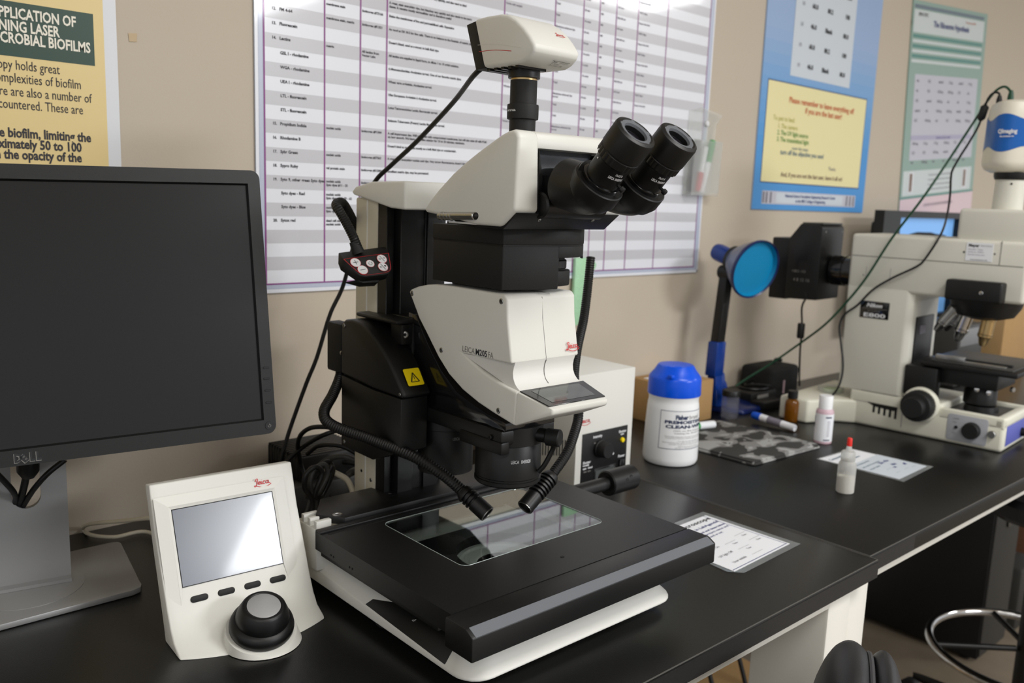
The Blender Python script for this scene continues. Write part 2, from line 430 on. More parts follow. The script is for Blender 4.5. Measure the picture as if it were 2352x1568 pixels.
# sand coloured poster at the far left
X0, Z0, X1, Z1 = -.42, .92, .4205, 1.75
mb = sheet(X0,Z0,X1,Z1,'poster_edge')
mb.rect(.0,.0,.4035-X0,Z1-Z0,'poster_sand',e)
mb.rect(0.02,1.406-Z0,.3905-X0,1.4735-Z0,'poster_forest',e*2)
def pl(xr, z, s, size, m, bold, width=None):
    k = .69 if size > .018 else (.78 if bold else .68)
    mb.text(s, size, m, T((xr-X0, z-Z0, e*3)) @ Matrix.Diagonal((k,1,1,1)), width, bold, align='RIGHT')
pl(.3685,1.4535,'THE APPLICATION OF',.0185,'poster_title',.0005)
pl(.3475,1.4375,'CONFOCAL SCANNING LASER',.0185,'poster_title',.0005)
pl(.3855,1.4225,'MICROSCOPY TO MICROBIAL BIOFILMS',.0185,'poster_title',.0005)
for z, xr, s in ((1.390,.346,'Confocal laser scanning microscopy holds great'),(1.3735,.372,'promise for unravelling the complexities of biofilm'),(1.3567,.3842,'systems. Unfortunately there are also a number of'),(1.3405,.373,'problems still being encountered. These are'),):
    pl(xr,z,s,.0172,'ink_text',0)
for z, xr, s in ((1.3045,.3815,'Laser penetration into the biofilm, limiting the'),(1.2905,.3690,'depth of view to approximately 50 to 100'),(1.2768,.3685,'microns, depending on the opacity of the')):
    pl(xr,z,s,.0168,'ink_text',.0005)
tag(recentre(mb.build('wall_poster'),(0,WY,.92)), 'sand coloured poster with dark green title box at the far left', 'poster')

# blue poster with the cream notice
X0, Z0, X1, Z1 = 1.996, 1.2425, 2.5955, 2.3
mb = sheet(X0,Z0,X1,Z1,'poster_blue_pale')
W = X1-X0
mb.rect(0,0,W,.16,'poster_blue',e)
for k in range(10):     # printed fade from sky blue at the foot to pale blue
    c0, c1 = (70,148,214), (150,176,214); f = (k+.5)/10
    nm = 'poster_fade_%d' % k; mat(nm, tuple(c0[i]+(c1[i]-c0[i])*f for i in range(3)), .45); mb.rect(0,.16+.03*k,W,.19+.03*k,nm,e)
mb.rect(.028,.070,.560,.333,'poster_rim',e*1.6); mb.rect(.031,.073,.557,.330,'poster_cream',e*2.2)
mb.rect(.129,.352,.447,1.0,'poster_sky',e*2)
mb.rect(.042,.015,.546,.0495,'poster_greyish',e*2); mb.rect(.11,.019,.47,.046,'poster_sky',e*3)
for gx in (.045,.06,.08,.49,.51,.53): mb.rect(gx,.018,gx+.009,.047,'ink_soft',e*3)
tx = lambda s, x, z, size, m, al='LEFT', b=0: mb.text(s, size, m, T((x,z,e*4)), None, b, align=al)
tx('Please remember to leave everything off',.31,.283,.0215,'ink_orange','CENTER',.0005); tx('if you are the last user!',.32,.262,.0215,'ink_orange','CENTER',.0005)
tx('To put to bed:',.065,.233,.018,'ink_olive'); tx('1. The camera',.09,.214,.017,'ink_olive'); tx('2. The UV light source',.09,.197,.017,'ink_leaf',b=.0003); tx('3. The transmitted light',.09,.180,.017,'ink_leaf',b=.0003)
tx('cover the scope',.21,.162,.013,'ink_steel','CENTER'); tx('turn off the objective you used',.225,.147,.018,'ink_steel','CENTER',.0003)
tx('Thanks',.37,.116,.015,'ink_soft'); tx('And, if you are not the last user, leave it all on!',.29,.089,.0175,'ink_brownish','CENTER',.0003)
tx('National Science Foundation Engineering Research Center',.29,.035,.0115,'ink_navy','CENTER',.0003); tx('at the MSU College of Engineering',.29,.022,.0115,'ink_navy','CENTER',.0003)
for r_ in range(9):
    for c_, xx in enumerate((.225,.305,.40)): tx(['60.0','80.2','100'][c_] if r_ % 2 else ['46.0','Blank','80.0'][c_],xx,.378+.052*r_,.017,'ink_black','CENTER',.0006)
    tx('10',.165,.378+.052*r_,.015,'ink_soft','CENTER')
tag(recentre(mb.build('wall_poster'),(2.3,WY,1.2425)), 'blue poster with a cream notice panel above the black lamp housing', 'poster')

# the crooked sage poster
mb = sheet(2.8455,1.205,3.424,1.84,'poster_sage',rot=4.6)
W, H = .579, .695
mb.rect(0,.06,W,H,'poster_sage',e); mb.rect(0,0,W,H,'poster_sage',e*.5)
mb.box((0,.62,-.0035),(W,H,0),'poster_sage')
mb.rect(.01,.672,.55,.683,'poster_slate',e*2); mb.rect(.01,.60,.555,.668,'poster_mist',e*2); 
for k, z in enumerate((.585,.570,.555,.540,.525,.51)): mb.rect(.012,z,.55,z+.009,('poster_teal','poster_mist')[k % 2],e*2)
mb.rect(.045,.205,.54,.475,'poster_greyish',e*2)
mb.rect(.045,.27,.52,.285,'poster_lilac',e*3)
mb.rect(.012,.092,.55,.172,'poster_mist',e*2); mb.rect(.0,.083,W,.088,'poster_teal',e*2); mb.rect(0,0,W,.082,'poster_pink',e*2)
for gx in (.05,.475): mb.rect(gx,.10,gx+.036,.168,'poster_edge',e*3); mb.rect(gx+.008,.105,gx+.026,.163,'ink_brownish',e*4)
tx = lambda s, x, z, size, m, al='LEFT', b=0: mb.text(s, size, m, T((x,z,e*4)), None, b, align=al)
tx('BNH EMC',.04,.650,.016,'ink_black'); tx('The Ribosome Hypothesis',.29,.624,.026,'ink_navy','CENTER',.0006); tx('Proteins and RNA',.44,.651,.011,'ink_orange','CENTER')
for r_ in range(8):
    for c_ in range(6): tx(random.choice(['0.42 mg','1.7 ug','n/a','12.5','control']),.06+.08*c_,.452-.031*r_ if r_ < 5 else .255-.03*(r_-5),.0125,'ink_soft',b=.0003)
tx('Summary of the results',.29,.273,.012,'ink_violet','CENTER')
for k in range(4): tx('The gel shows two bands, the lower of which fades',.29,.152-.016*k,.009,'ink_soft','CENTER')
tx('CENTER FOR BIOFILM ENGINEERING',.29,.05,.014,'ink_soft','CENTER')
tag(recentre(mb.build('wall_poster'),(3.1,WY,1.2)), 'sage green poster hanging crooked above the cream compound microscope', 'poster')
mb = MB(); mb.poly([(.437,WY-.0009,1.456),(.449,WY-.0009,1.4575),(.448,WY-.0009,1.446),(.438,WY-.0009,1.445)][::-1],'tape_tan'); mb.box((.4385,WY-.0008,1.4462),(.447,WY-.0001,1.4555),'tape_tan')
tag(recentre(mb.build('tape_scrap'),(.443,WY,1.45)), 'small tan scrap of tape on the wall beside the sand poster', 'tape')

# clear pocket with markers pinned to the chart edge
t = thing('pen_pocket','clear plastic pen pocket pinned over the right edge of the dye chart','holder',(1.755,WY-.01,1.27))
PY = WY-.006
m = MB(); m.prism([(1.697,1.272),(1.803,1.276),(1.812,1.44),(1.836,1.466),(1.752,1.477),(1.703,1.466)],'y',PY-.0012,PY,'haze_plastic')
m.prism([(1.697,1.272),(1.803,1.276),(1.81,1.40),(1.70,1.40)],'y',PY-.026,PY-.025,'haze_plastic'); m.box((1.697,PY-.026,1.271),(1.803,PY,1.274),'haze_plastic')
m.box((1.697,PY-.026,1.272),(1.6985,PY,1.40),'haze_plastic'); m.box((1.8035,PY-.026,1.276),(1.805,PY,1.40),'haze_plastic'); m.build('pocket',t)
m = MB(); m.lathe([(0,0),(.007,0),(.006,.004),(0,.006)],'ink_white',(1.772,PY-.001,1.441),(0,-1,0)); m.build('push_pin',t)
def marker(a, b, r, cap, body, label, capfrac=.32, group=None, band=None, small=False):
    a, b = V(a), V(b); t = thing('marker_pen', label, 'marker', tuple(b), group); c = a.lerp(b, capfrac); d = (b-a).normalized()
    m = MB(); m.lathe([(0,0),(r*.82,0),(r*.95,.004),(r,.012),(r,(c-a).length),(0,(c-a).length)],cap,a,d,24); m.build('cap',t)
    m = MB(); L = (b-c).length; m.lathe([(0,0),(r*.93,0),(r*.93,L-.004),(r*.86,L),(r*.45,L),(r*.4,L-.002),(0,L-.002)],body,c,d,24); m.build('barrel',t)
    if band:
        m = MB(); m.lathe([(r*.935,L*.22),(r*.94,L*.22),(r*.94,L*.62),(r*.935,L*.62)],band,c,d,24); m.build('printed_band',t)
    return t
marker((1.785,PY-.013,1.402),(1.752,PY-.012,1.278),.0085,'green_marker','paper_white','green capped marker pen at the right inside the wall pocket',.42)
marker((1.735,PY-.013,1.281),(1.757,PY-.013,1.385),.008,'red_marker','paper_white','red capped marker pen upside down in the wall pocket',.42)
marker((1.727,PY-.013,1.400),(1.715,PY-.013,1.279),.008,'grey_marker','grey_marker','dark grey marker pen at the left inside the wall pocket',.45)
# green speckled bag on the wall behind the microscope
m = MB(); GY = WY-.006
m.prism([(1.335,.98),(1.362,.985),(1.370,1.02),(1.380,1.085),(1.396,1.098),(1.404,1.112),(1.396,1.122),(1.375,1.128),(1.338,1.128)],'y',GY-.008,GY+.0005,'bag_green',.002)
tag(recentre(m.build('plastic_bag'),(1.31,WY,.98)),'pale green speckled plastic bag hanging on the wall behind the stereo microscope','bag')
# ------------------------------------------------------------------ stereo microscope
XC = .685
def at_plane(px, py, o, n):
    d = FW*FPX + RT*(px-CW/2) - UP*(py-CH/2); o, n = V(o), V(n)
    return CAM + d*((o-CAM).dot(n)/d.dot(n))
def plate_hole(mb, outer, hole, z0, z1, m):
    """slab with an opening; both outlines are star shaped about the middle of the opening"""
    n = len(hole); cx = sum(p[0] for p in hole)/n; cy = sum(p[1] for p in hole)/n
    x0, y0, x1, y1 = outer
    angs = sorted(set([round(math.atan2(p[1]-cy,p[0]-cx),5) for p in hole]+[round(math.atan2(b-cy,a-cx),5) for a,b in ((x0,y0),(x1,y0),(x1,y1),(x0,y1))]))
    def ray_rect(a):
        c, s = math.cos(a), math.sin(a); t = min([((x1 if c > 0 else x0)-cx)/c if abs(c) > 1e-9 else 9, ((y1 if s > 0 else y0)-cy)/s if abs(s) > 1e-9 else 9]); return cx+c*t, cy+s*t
    def ray_hole(a):
        c, s = math.cos(a), math.sin(a); best = None
        for p, q in zip(hole, hole[1:]+hole[:1]):
            ex, ey = q[0]-p[0], q[1]-p[1]; den = c*ey-s*ex
            if abs(den) < 1e-12: continue
            t = ((p[0]-cx)*ey-(p[1]-cy)*ex)/den; u = ((p[0]-cx)*s-(p[1]-cy)*c)/den
            if t > 0 and -1e-6 <= u <= 1+1e-6: best = t if best is None else min(best, t)
        return cx+c*best, cy+s*best
    t = bmesh.new(); L = []
    for a in angs:
        o, h = ray_rect(a), ray_hole(a); L.append([t.verts.new((*o,z1)),t.verts.new((*h,z1)),t.verts.new((*h,z0)),t.verts.new((*o,z0))])
    for A, B in zip(L, L[1:]+L[:1]):
        for k in range(4): t.faces.new((A[k],B[k],B[(k+1)%4],A[(k+1)%4]))
    return mb.add(t, m)
circ = lambda cx, cy, r, n=48: [(cx+r*math.cos(2*math.pi*k/n), cy+r*math.sin(2*math.pi*k/n)) for k in range(n)]
def screw(mb, p, n, r=.0032, m='steel'):
    n = V(n).normalized(); p = V(p)
    mb.lathe([(0,-.002),(r,-.002),(r,.0003),(r*.8,.0008),(r*.5,.0008),(r*.45,.0001),(0,.0001)],m,p,n,18)
    mb.lathe([(0,.00012),(r*.45,.00012)],'black_deep',p,n,6)

sc = thing('stereo_microscope','large white and black motorized stereo microscope with eyepieces and camera on the black table','microscope',(XC,.83,TZ))
# --- transmitted light base
m = MB(); P = []
for px_, py_ in rrect(.518,.618,.853,1.055,.03):
    P.append((px_,py_,.7625)); P.append((px_,py_,.7655+.021*(py_-.62)/.43))
for px_, py_ in rrect(.552,.648,.82,1.03,.02): P.append((px_,py_,.799))
m.hull(P,'shell_white',.0016,2)
m.box((.575,.850,.79),(.80,.905,.8135),'shell_white',.003)
m.build('base',sc)
for fx, fy in ((.546,.80),(.83,.80),(.56,1.02),(.81,1.02),(.60,.66),(.77,.66)): m = MB(); m.lathe([(0,0),(.017,0),(.02,.003),(.018,.013),(0,.013)],'black_matte',(fx,fy,TZ)); m.build('rubber_foot',sc)
m = MB(); m.hull([(.5184,.815,.7762),(.5184,.662,.7688),(.5470,.800,.7978),(.5470,.668,.7970),(.535,.80,.772),(.545,.67,.770)],'black_satin',.0006); m.build('control_strip',sc)
m = MB(); m.lathe([(0,0),(.0042,0),(.0036,.0008),(0,.001)],'black_deep',(.5320,.735,.7842),(-.66,0,.75),20)
m.text('BF',.005,'ink_white',frame((.5300,.7375,.7838),(0,-1,0),(.75,0,.66))); m.build('mode_button',sc)
m = MB(); m.box((.511,.915,.782),(.536,.968,.836),'shell_white',.003)
for yy in (.918,.934,.950): m.box((.513,yy,.833),(.534,yy+.007,.8455),'shell_white',.0008)
m.build('connector_housing',sc)
m = MB(); plate_hole(m,(.565,.655,.805,.8485),circ(XC,.76,.0605),.799,.815,'black_satin')
m.lathe([(0,0),(.004,0),(.004,.0005),(0,.0005)],'black_deep',(.664,.838,.815)); m.build('light_aperture_plate',sc)
m = MB(); m.lathe([(.0603,0),(.0603,.004),(.055,.004),(.053,.001),(.044,.001),(.043,.003),(.036,.003),(.035,.0),(0,.0)],'shell_white',(XC,.76,.7985)); m.lathe([(0,.0005),(.034,.0005)],'lcd_face',(XC,.76,.7985)); m.build('light_port',sc)
# --- scanning stage
m = MB(); st_hole = rrect(.5835,.7145,.8175,.880,.011)
plate_hole(m,(.504,.6355,.886,.905),st_hole,.8175,.84,'anodised_black')
m.box((.504,.893,.84),(.886,.905,.8425),'anodised_black',.0006); m.box((.512,.886,.8399),(.70,.889,.8404),'black_deep')
m.box((.507,.660,.8105),(.530,.897,.8172),'anodised_black',.0008); m.box((.862,.660,.8105),(.882,.897,.8172),'anodised_black',.0008)
m.cyl((.693,.668,.8385),(.693,.668,.8404),.0024,'black_deep',n=16)
for yy in (.868,.862,.826,.820): m.cyl((.5035,yy,.822),(.5045,yy,.822),.0013,'black_deep',n=10)
stg = m.build('stage',sc)
m = MB(); m.prism([(.635,.84),(.603,.84),(.592,.834),(.592,.8085),(.635,.8085)],'x',.4965,.888,'anodised_black',.0016,2)
m.prism([(.6028,.84025),(.5920,.83435),(.5921,.8339),(.6031,.8398)],'x',.501,.884,'anodised_lit'); m.build('stage_front_bar',sc)  # chamfer strip coloured paler to paint in the light it catches from the front
m = MB(); m.prism(rrect(.584,.715,.817,.8795,.0105),'z',.8362,.8398,'glass',.0004,1); er = [(p[0],p[1],.8401) for p in rrect(.5838,.7148,.8172,.8797,.0108)]; m.tube(er+[er[0]],.00035,'glass_edge',6,1); m.build('glass_insert',sc)
m = MB(); m.prism([(.523,.938),(.546,.906),(.85,.906),(.85,.985),(.556,.985)],'z',.838,.8475,'anodised_black',.0008); screw(m,(.5445,.922,.8475),(0,0,1),.0065); screw(m,(.64,.945,.8475),(0,0,1),.006,'black_satin'); m.build('stage_adapter',sc)
m = MB(); m.cyl((.884,.852,.823),(.985,.852,.823),.0105,'black_satin',n=28); m.lathe([(0,0),(.0175,0),(.0195,.002),(.0195,.058),(.0175,.060),(0,.060)],'black_satin',(.972,.852,.823),(1,0,0),36)
for dx, dz in ((.028,.006),(.038,.009)): m.lathe([(0,0),(.0025,0),(.0025,.0004)],'black_deep',(.972+dx,.852-math.sqrt(.0195**2-dz**2),.823+dz),(0,-.95,.3),10)
m.build('stage_drive_knob',sc)
# --- column
m = MB(); m.box((.635,.977,.80),(.735,1.030,1.243),'shell_beige',.003); m.box((.6345,.999,.82),(.636,1.0025,1.24),'shell_gloss',.0004); screw(m,(.635,1.01,.865),(-1,0,0),.0022,'black_satin'); screw(m,(.635,.986,.858),(-1,0,0),.003); m.build('column_cover',sc)
m = MB(); m.prism([(.637,.979),(.637,.957),(.648,.957),(.648,.962),(.651,.962),(.651,.945),(.676,.945),(.676,.95),(.694,.95),(.694,.945),(.719,.945),(.719,.962),(.722,.962),(.722,.957),(.733,.957),(.733,.979)],'z',.80,1.242,'black_satin',.0006,1); m.build('column_rail',sc)
m = MB(); m.prism([(1.032,1.250),(1.022,1.257),(.983,1.264),(.907,1.2655),(.906,1.230),(.94,1.2315),(.972,1.237),(1.0,1.2415),(1.027,1.246)],'x',.629,.741,'shell_white',.004,3); m.build('column_cap',sc)
# --- focus drive
for a, b in ((.7275,.770),(.600,.6425)):
    m = MB(); m.prism([(1.008,1.008),(1.008,1.077),(.998,1.083),(.982,1.085),(.962,1.0835),(.944,1.077),(.925,1.067),(.908,1.055),(.893,1.043),(.880,1.029),(.868,1.015),(.859,1.004),(.865,1.001),(.932,1.002)],'x',a,b,'black_satin',.004,3,ang=40)
    m.prism([(1.008,1.006),(1.008,.908),(.93,.907),(.867,.932),(.867,1.0),(.932,1.0)],'x',a+.001,b-.001,'black_satin',.0012)
    if a > .7: m.build('drive_housing',sc)
screw(m,(.600,1.0,1.0745),(-1,0,0),.003); screw(m,(.600,.8685,1.006),(-1,0,0),.0022); screw(m,(.601,1.0,.915),(-1,0,0),.0026)
m.build('drive_housing',sc)
m = MB(); m.box((.643,.905,.985),(.727,.960,1.094),'black_satin',.002); m.box((.616,.902,1.0865),(.70,.998,1.0925),'black_satin',.003); screw(m,(.632,.905,1.073),(-.4,-.9,0),.0045)
m.box((.627,.905,1.06),(.643,.93,1.086),'black_satin',.001); m.build('focus_carriage',sc)
m = MB(); q = [V((.612,.885,1.034)),V((.638,.885,1.033)),V((.647,.885,1.015)),V((.621,.885,1.014))]
def on_cover(px, py):   # the curved front of the drive housing near the label
    return at_plane(px, py, (.62,.8805,1.0297), (0,-.80,.60))
tri = lambda pts: [on_cover(*p) for p in pts]
n_ = V((0,-.8,.6)); lab = tri([(920,848),(958,844),(971,874),(934,881)])
c_ = sum(lab, V())/4
t_ = bmesh.new(); yx = (lab[1]-lab[0]).normalized()
lf = frame(on_cover(937,877), (1,0,0), (0,.6,.8))
m.prism(rrect(.6115,.0,.6355,.0235,.002),'z',.0,.0005,'label_yellow',X=frame((0,.8685,1.0135),(1,0,0),(0,.6,.8)) @ T((0,0,.0030)))
LX = frame((0,.8685,1.0135),(1,0,0),(0,.6,.8)) @ T((0,0,.0037))
for a, b in (((.6175,.005),(.6235,.0175)),((.6235,.0175),(.6295,.005)),((.6295,.005),(.6175,.005))):
    m.ribbon([a,((a[0]+b[0])/2,(a[1]+b[1])/2),b],.0013,'ink_black',LX)
m.rect(.6230,.0085,.6240,.0135,'ink_black',0,LX); m.rect(.6230,.0063,.6240,.0074,'ink_black',0,LX)
m.build('warning_label',sc)
m = MB(); m.prism([(.918,1.100),(.901,1.098),(.884,1.076),(.867,1.056),(.845,1.035),(.814,1.014),(.785,1.006),(.757,.9995),(.722,.995),(.722,.984),(.90,.984),(.918,1.0)],'x',.6455,.7245,'black_gloss',.0015); m.build('body_carrier',sc)
m = MB(); m.box((.748,1.012,1.006),(.768,1.050,1.0745),'black_matte',.004); m.build('light_hub',sc)
m = MB(); m.box((.602,1.012,1.006),(.624,1.050,1.0745),'black_matte',.004); m.cyl((.606,1.0118,1.035),(.606,1.0145,1.035),.004,'steel',n=16); m.build('light_hub',sc)
# --- zoom body
m = MB(); HW = .0535
out = [(.898,1.129),(.893,1.1325),(.880,1.137),(.860,1.1413),(.843,1.1435),(.810,1.1445),(.7165,1.1445),(.7115,1.140),(.7095,1.116),(.7005,1.0690),(.786,1.0675),(.770,1.0605),(.750,1.0525),(.725,1.0455),(.6935,1.0395),(.6895,1.0395),(.692,1.0005),(.730,1.008),(.756,1.0140),(.786,1.0240),(.813,1.038),(.834,1.0550),(.859,1.081),(.875,1.0970),(.890,1.1180)]
m.prism(out,'x',XC-HW,XC+HW,'shell_white',.0028,3,ang=24)
t = bmesh.new()      # recessed neck
fr = [(.7005,1.0705),(.7030,1.0640),(.7040,1.0580),(.7032,1.0520),(.7005,1.0465),(.6960,1.0425),(.6905,1.0392),(.700,1.0385)]
ib = .0475
L_, R_ = [], []
for y_, z_ in fr: L_.append(t.verts.new((XC-ib,y_,z_))); R_.append(t.verts.new((XC+ib,y_,z_)))
bl = t.verts.new((XC-HW+.0006,.788,1.0672)); br = t.verts.new((XC+HW-.0006,.788,1.0672))
for k in range(len(fr)-1): t.faces.new((L_[k],L_[k+1],R_[k+1],R_[k]))
for A in (L_, R_):
    b_ = bl if A is L_ else br
    for k in range(len(fr)-1): t.faces.new((A[k],A[k+1],b_))
t.faces.new((bl,L_[0],R_[0],br)); t.faces.new((bl,br,R_[-1],L_[-1])); m.add(t,'shell_gloss')
bk = .0535; fw = .0440
m.hull([(XC-bk,.690,1.0397),(XC+bk,.690,1.0397),(XC-bk,.693,1.0003),(XC+bk,.693,1.0003),(XC-fw,.6425,1.0283),(XC+fw,.6425,1.0283),(XC-fw,.6435,1.0215),(XC+fw,.6435,1.0215),(XC-.02,.6405,1.0283),(XC+.02,.6405,1.0283)],'shell_white',.0022,2)
body = m.build('zoom_body',sc)
m = MB(); sl = frame((XC,.690,1.0407),(1,0,0),(0,.0475,.0113))
hs = lambda w0, w1, d0, d1: [(-w0,d0),(w0,d0),(w1,d1),(-w1,d1)]
m.prism([(-.0445,-.0435),(.0445,-.0435),(.0505,-.001),(-.0505,-.001)],'z',-.0006,.0005,'black_gloss',.0004,1,X=sl); m.build('display',body)
d_ = [o for o in sc.children][-1] if False else None
m = MB(); m.prism([(-.034,-.037),(.034,-.037),(.0375,-.006),(-.0375,-.006)],'z',.0004,.0008,'lcd_face',X=sl); m.build('display_window',body)
m = MB(); m.box((XC-.0004,.70,1.1449),(XC+.0004,.80,1.1452),'ink_grey')
m.tube([(XC,.7120,1.1400),(XC,.7095,1.1160),(XC,.7052,1.0930),(XC,.7008,1.0700)],.00045,'ink_grey',6)
m.tube([(XC,.7003,1.0690),(XC,.7026,1.0640),(XC,.7036,1.0580),(XC,.7028,1.0520),(XC,.7001,1.0465),(XC,.6955,1.0425)],.0005,'ink_grey',6); m.build('front_seam',body)
for y_, z_ in ((.8905,1.1275),(.721,1.1365),(.828,1.065),(.7195,1.0125)): m = MB(); screw(m,(XC-HW,y_,z_),(-1,0,0),.0034); m.build('screw',body)
m = MB(); fx = FACE_X(XC-HW-.0003,.7875,1.0702)
m.text('LEICA',.0098,'ink_grey',fx @ T((0,0,0)),.0225); m.text('M205',.0098,'ink_dark',fx @ T((.0245,0,0)),.0205,.00025); m.text('FA',.0098,'ink_grey',fx @ T((.0470,0,0)),.0085)
m.build('model_lettering',body)
m = MB(); m.script_logo(frame((.7170,.7012-.0012,1.0765),(1,0,0),(0,.19,.98)),.0208); m.build('logo',body)
# --- objectives
m = MB(); m.box((.642,.725,.966),(.728,.93,.985),'black_satin',.003); m.box((.640,.722,.957),(.653,.80,.972),'black_satin',.002); screw(m,(.6395,.742,.975),(-1,0,0),.003,'black_satin')
m.lathe([(0,0),(.0425,0),(.0425,.022),(0,.022)],'black_satin',(XC,.76,.963)); m.build('nosepiece',sc)
def wrap(c, r, a0):
    return lambda p: (c[0]+(r+p.z)*math.cos(a0+p.x/r), c[1]+(r+p.z)*math.sin(a0+p.x/r), c[2]+p.y)
def wtext(mb, s, size, mtl, fn, x=0, y=0, width=None, bold=0, align='LEFT', z=.0003):
    n0 = len(mb.bm.verts); old = mb.X; mb.X = Matrix(); mb.text(s,size,mtl,T((x,y,z)),width,bold,0,align); mb.X = old
    mb.bm.verts.ensure_lookup_table()
    for v in mb.bm.verts[n0:]: v.co = old @ V(fn(v.co))
a_cam = math.atan2(-.76,-XC)
m = MB(); m.lathe([(0,0),(.030,0),(.0385,.0008),(.0405,.003),(.0405,.007),(.0390,.0075),(.0390,.0095),(.0400,.0105),(.0400,.049),(.0385,.051),(.0385,.054),(.0412,.0545),(.0412,.057),(0,.057)],'black_satin',(XC,.76,.9105),n=64)
fn = wrap((XC,.76,.9425),.0401,a_cam); wtext(m,'LEICA',.0058,'ink_white',fn,.0035,0,.0096); wtext(m,'10450028',.0058,'ink_white',fn,.0155,0,.0128,.0001); m.build('objective_lens',sc)
m = MB(); m.lathe([(0,0),(.030,0),(.0362,.002),(.0365,.06),(.038,.061),(.038,.075),(0,.075)],'black_satin',(XC,.884,.8915),n=64)
fn = wrap((XC,.884,.9405),.0367,math.atan2(-.884,-XC)); wtext(m,'LEICA',.0052,'ink_grey',fn,.009,0,.0092); wtext(m,'10450030',.0052,'ink_grey',fn,.0205,0,.0118); m.build('objective_lens',sc)
m = MB(); m.cyl((.690,.735,.974),(.7035,.708,.974),.0085,'black_satin',n=24,c=.001); m.cyl((.7015,.712,.973),(.7095,.696,.973),.0105,'black_matte',n=24,c=.0015); m.tube([(.7085,.705,.963),(.708,.708,.955),(.703,.714,.938),(.699,.720,.928)],.003,'black_satin'); m.build('iris_knob',sc)
# --- filter housing
def bulge(x0, x1, yb, yf, r):
    p = [(x0,yb),(x0,yf)]; cx, cy = x1-r, yf+r
    for k in range(9): a = R(-90+90*k/8); p.append((cx+r*math.cos(a), cy+r*math.sin(a)))
    return p+[(x1,yb)]
lid_ = [(.631,.850),(.631,.7205),(.700,.7030),(.716,.7025),(.738,.7075),(.757,.7190),(.770,.7350),(.7765,.7550),(.778,.80),(.772,.850)]; ins = lambda k: [(XC+.015+(p[0]-XC-.015)*k, .78+(p[1]-.78)*k) for p in lid_]
m = MB(); m.prism(lid_,'z',1.1985,1.2165,'black_matte',.0012,2); m.prism(ins(.985),'z',1.1960,1.1990,'black_deep')
m.prism([(.6315,.849),(.6315,.7210),(.7005,.7035),(.7035,.7060),(.7035,.849)],'z',1.1485,1.197,'black_matte',.0012,2)
m.prism([(.7005,.849),(.7005,.7036),(.716,.7030),(.738,.7080),(.7565,.7195),(.7690,.7350),(.7755,.7550),(.777,.80),(.771,.849)],'z',1.184,1.197,'black_matte',.0008)
m.prism([(.7005,.849),(.7005,.7075),(.712,.7070),(.728,.7120),(.7395,.7230),(.745,.738),(.746,.76),(.746,.849)],'z',1.151,1.169,'black_matte',.002); m.prism([(.7005,.845),(.7005,.715),(.712,.7145),(.726,.719),(.736,.730),(.740,.745),(.741,.845)],'z',1.168,1.184,'black_deep'); m.prism([(-.0075,-.002),(.0075,-.002),(.0070,.012),(.004,.0175),(0,.019),(-.004,.0175),(-.0070,.012)],'z',-.001,.0008,'black_deep',X=frame((.7655,.7300,1.183),(.63,.78,0),(0,0,1)))
m.cyl((.69,.724,1.2105),(.69,.7165,1.2105),.0035,'black_satin',n=16); m.cyl((.773,.79,1.199),(.783,.79,1.199),.016,'black_matte',n=36,c=.002)
m.box((.742,.775,1.158),(.7785,.86,1.199),'black_satin',.002); m.build('filter_housing',sc)
m = MB(); m.lathe([(0,0),(.0375,0),(.0385,.001),(.0385,.009),(.0375,.010),(0,.010)],'black_satin',(.7045,.7485,1.1705),n=72,fn=lambda k,h: 1.0 if k % 3 else .975); m.build('filter_wheel',sc)
m = MB(); m.box((.655,.74,1.1440),(.72,.84,1.1495),'black_satin'); m.build('dovetail',sc)
m = MB(); m.box((.645,.73,1.216),(.725,.84,1.2195),'black_satin'); m.build('dovetail',sc)
# --- binocular head
prof = [(.830,1.232),(.820,1.2425),(.805,1.2555),(.780,1.274),(.758,1.287),(.738,1.2975),(.715,1.3085),(.702,1.3145),(.692,1.3178),(.684,1.3190),(.677,1.3165),(.6745,1.310),(.671,1.237),(.687,1.2245),(.694,1.2195),(.735,1.2195),(.79,1.2265),(.824,1.2295)]
def draft(c):
    k = .0055*max(0,(c.z-1.235))/.084; s_ = (c.x-XC)
    return (c.x-math.copysign(k,s_) if abs(s_) > .06 else c.x, c.y, c.z)
m = MB(); OW = .083
for a, b in ((XC-OW,XC-.049),(XC+.049,XC+OW)): m.prism(prof,'x',a,b,'shell_white',.004,3,draft,ang=30)
mid = [(.830,1.232),(.820,1.2425),(.805,1.2555),(.780,1.274),(.758,1.287),(.738,1.2975),(.715,1.3085),(.702,1.3145),(.692,1.3178),(.684,1.3190),(.677,1.3165),(.6745,1.310),(.6740,1.301),(.705,1.301),(.705,1.225),(.79,1.2265),(.824,1.2295)]
m.prism(mid,'x',XC-.0525,XC+.0525,'shell_white',.0018,2,ang=40); head = m.build('binocular_head',sc)
m = MB(); m.prism([(.6712,1.2345),(.706,1.2355),(.80,1.229),(.79,1.2235),(.735,1.2168),(.6935,1.2168)],'x',XC-.0785,XC+.0785,'black_satin',.0006)
screw(m,(.645,.6795,1.2275),(0,-.62,-.78),.0022); screw(m,(.728,.6795,1.2275),(0,-.62,-.78),.0022); m.build('head_underside',sc)
m = MB(); m.box((XC-.0492,.692,1.225),(XC+.0492,.706,1.3015),'grain_grey')
for s_ in (-1, 1):
    xo, xi = XC+s_*.0488, XC+s_*.024
    m.hull([(xo,.6735,1.2995),(xo,.6725,1.236),(xo,.70,1.2995),(xo,.70,1.236),(xi,.694,1.255),(xi+s_*.006,.680,1.236),(xi,.70,1.236)],'black_satin',.0006)
m.box((XC-.0488,.674,1.2325),(XC+.0488,.70,1.240),'black_satin',.001)
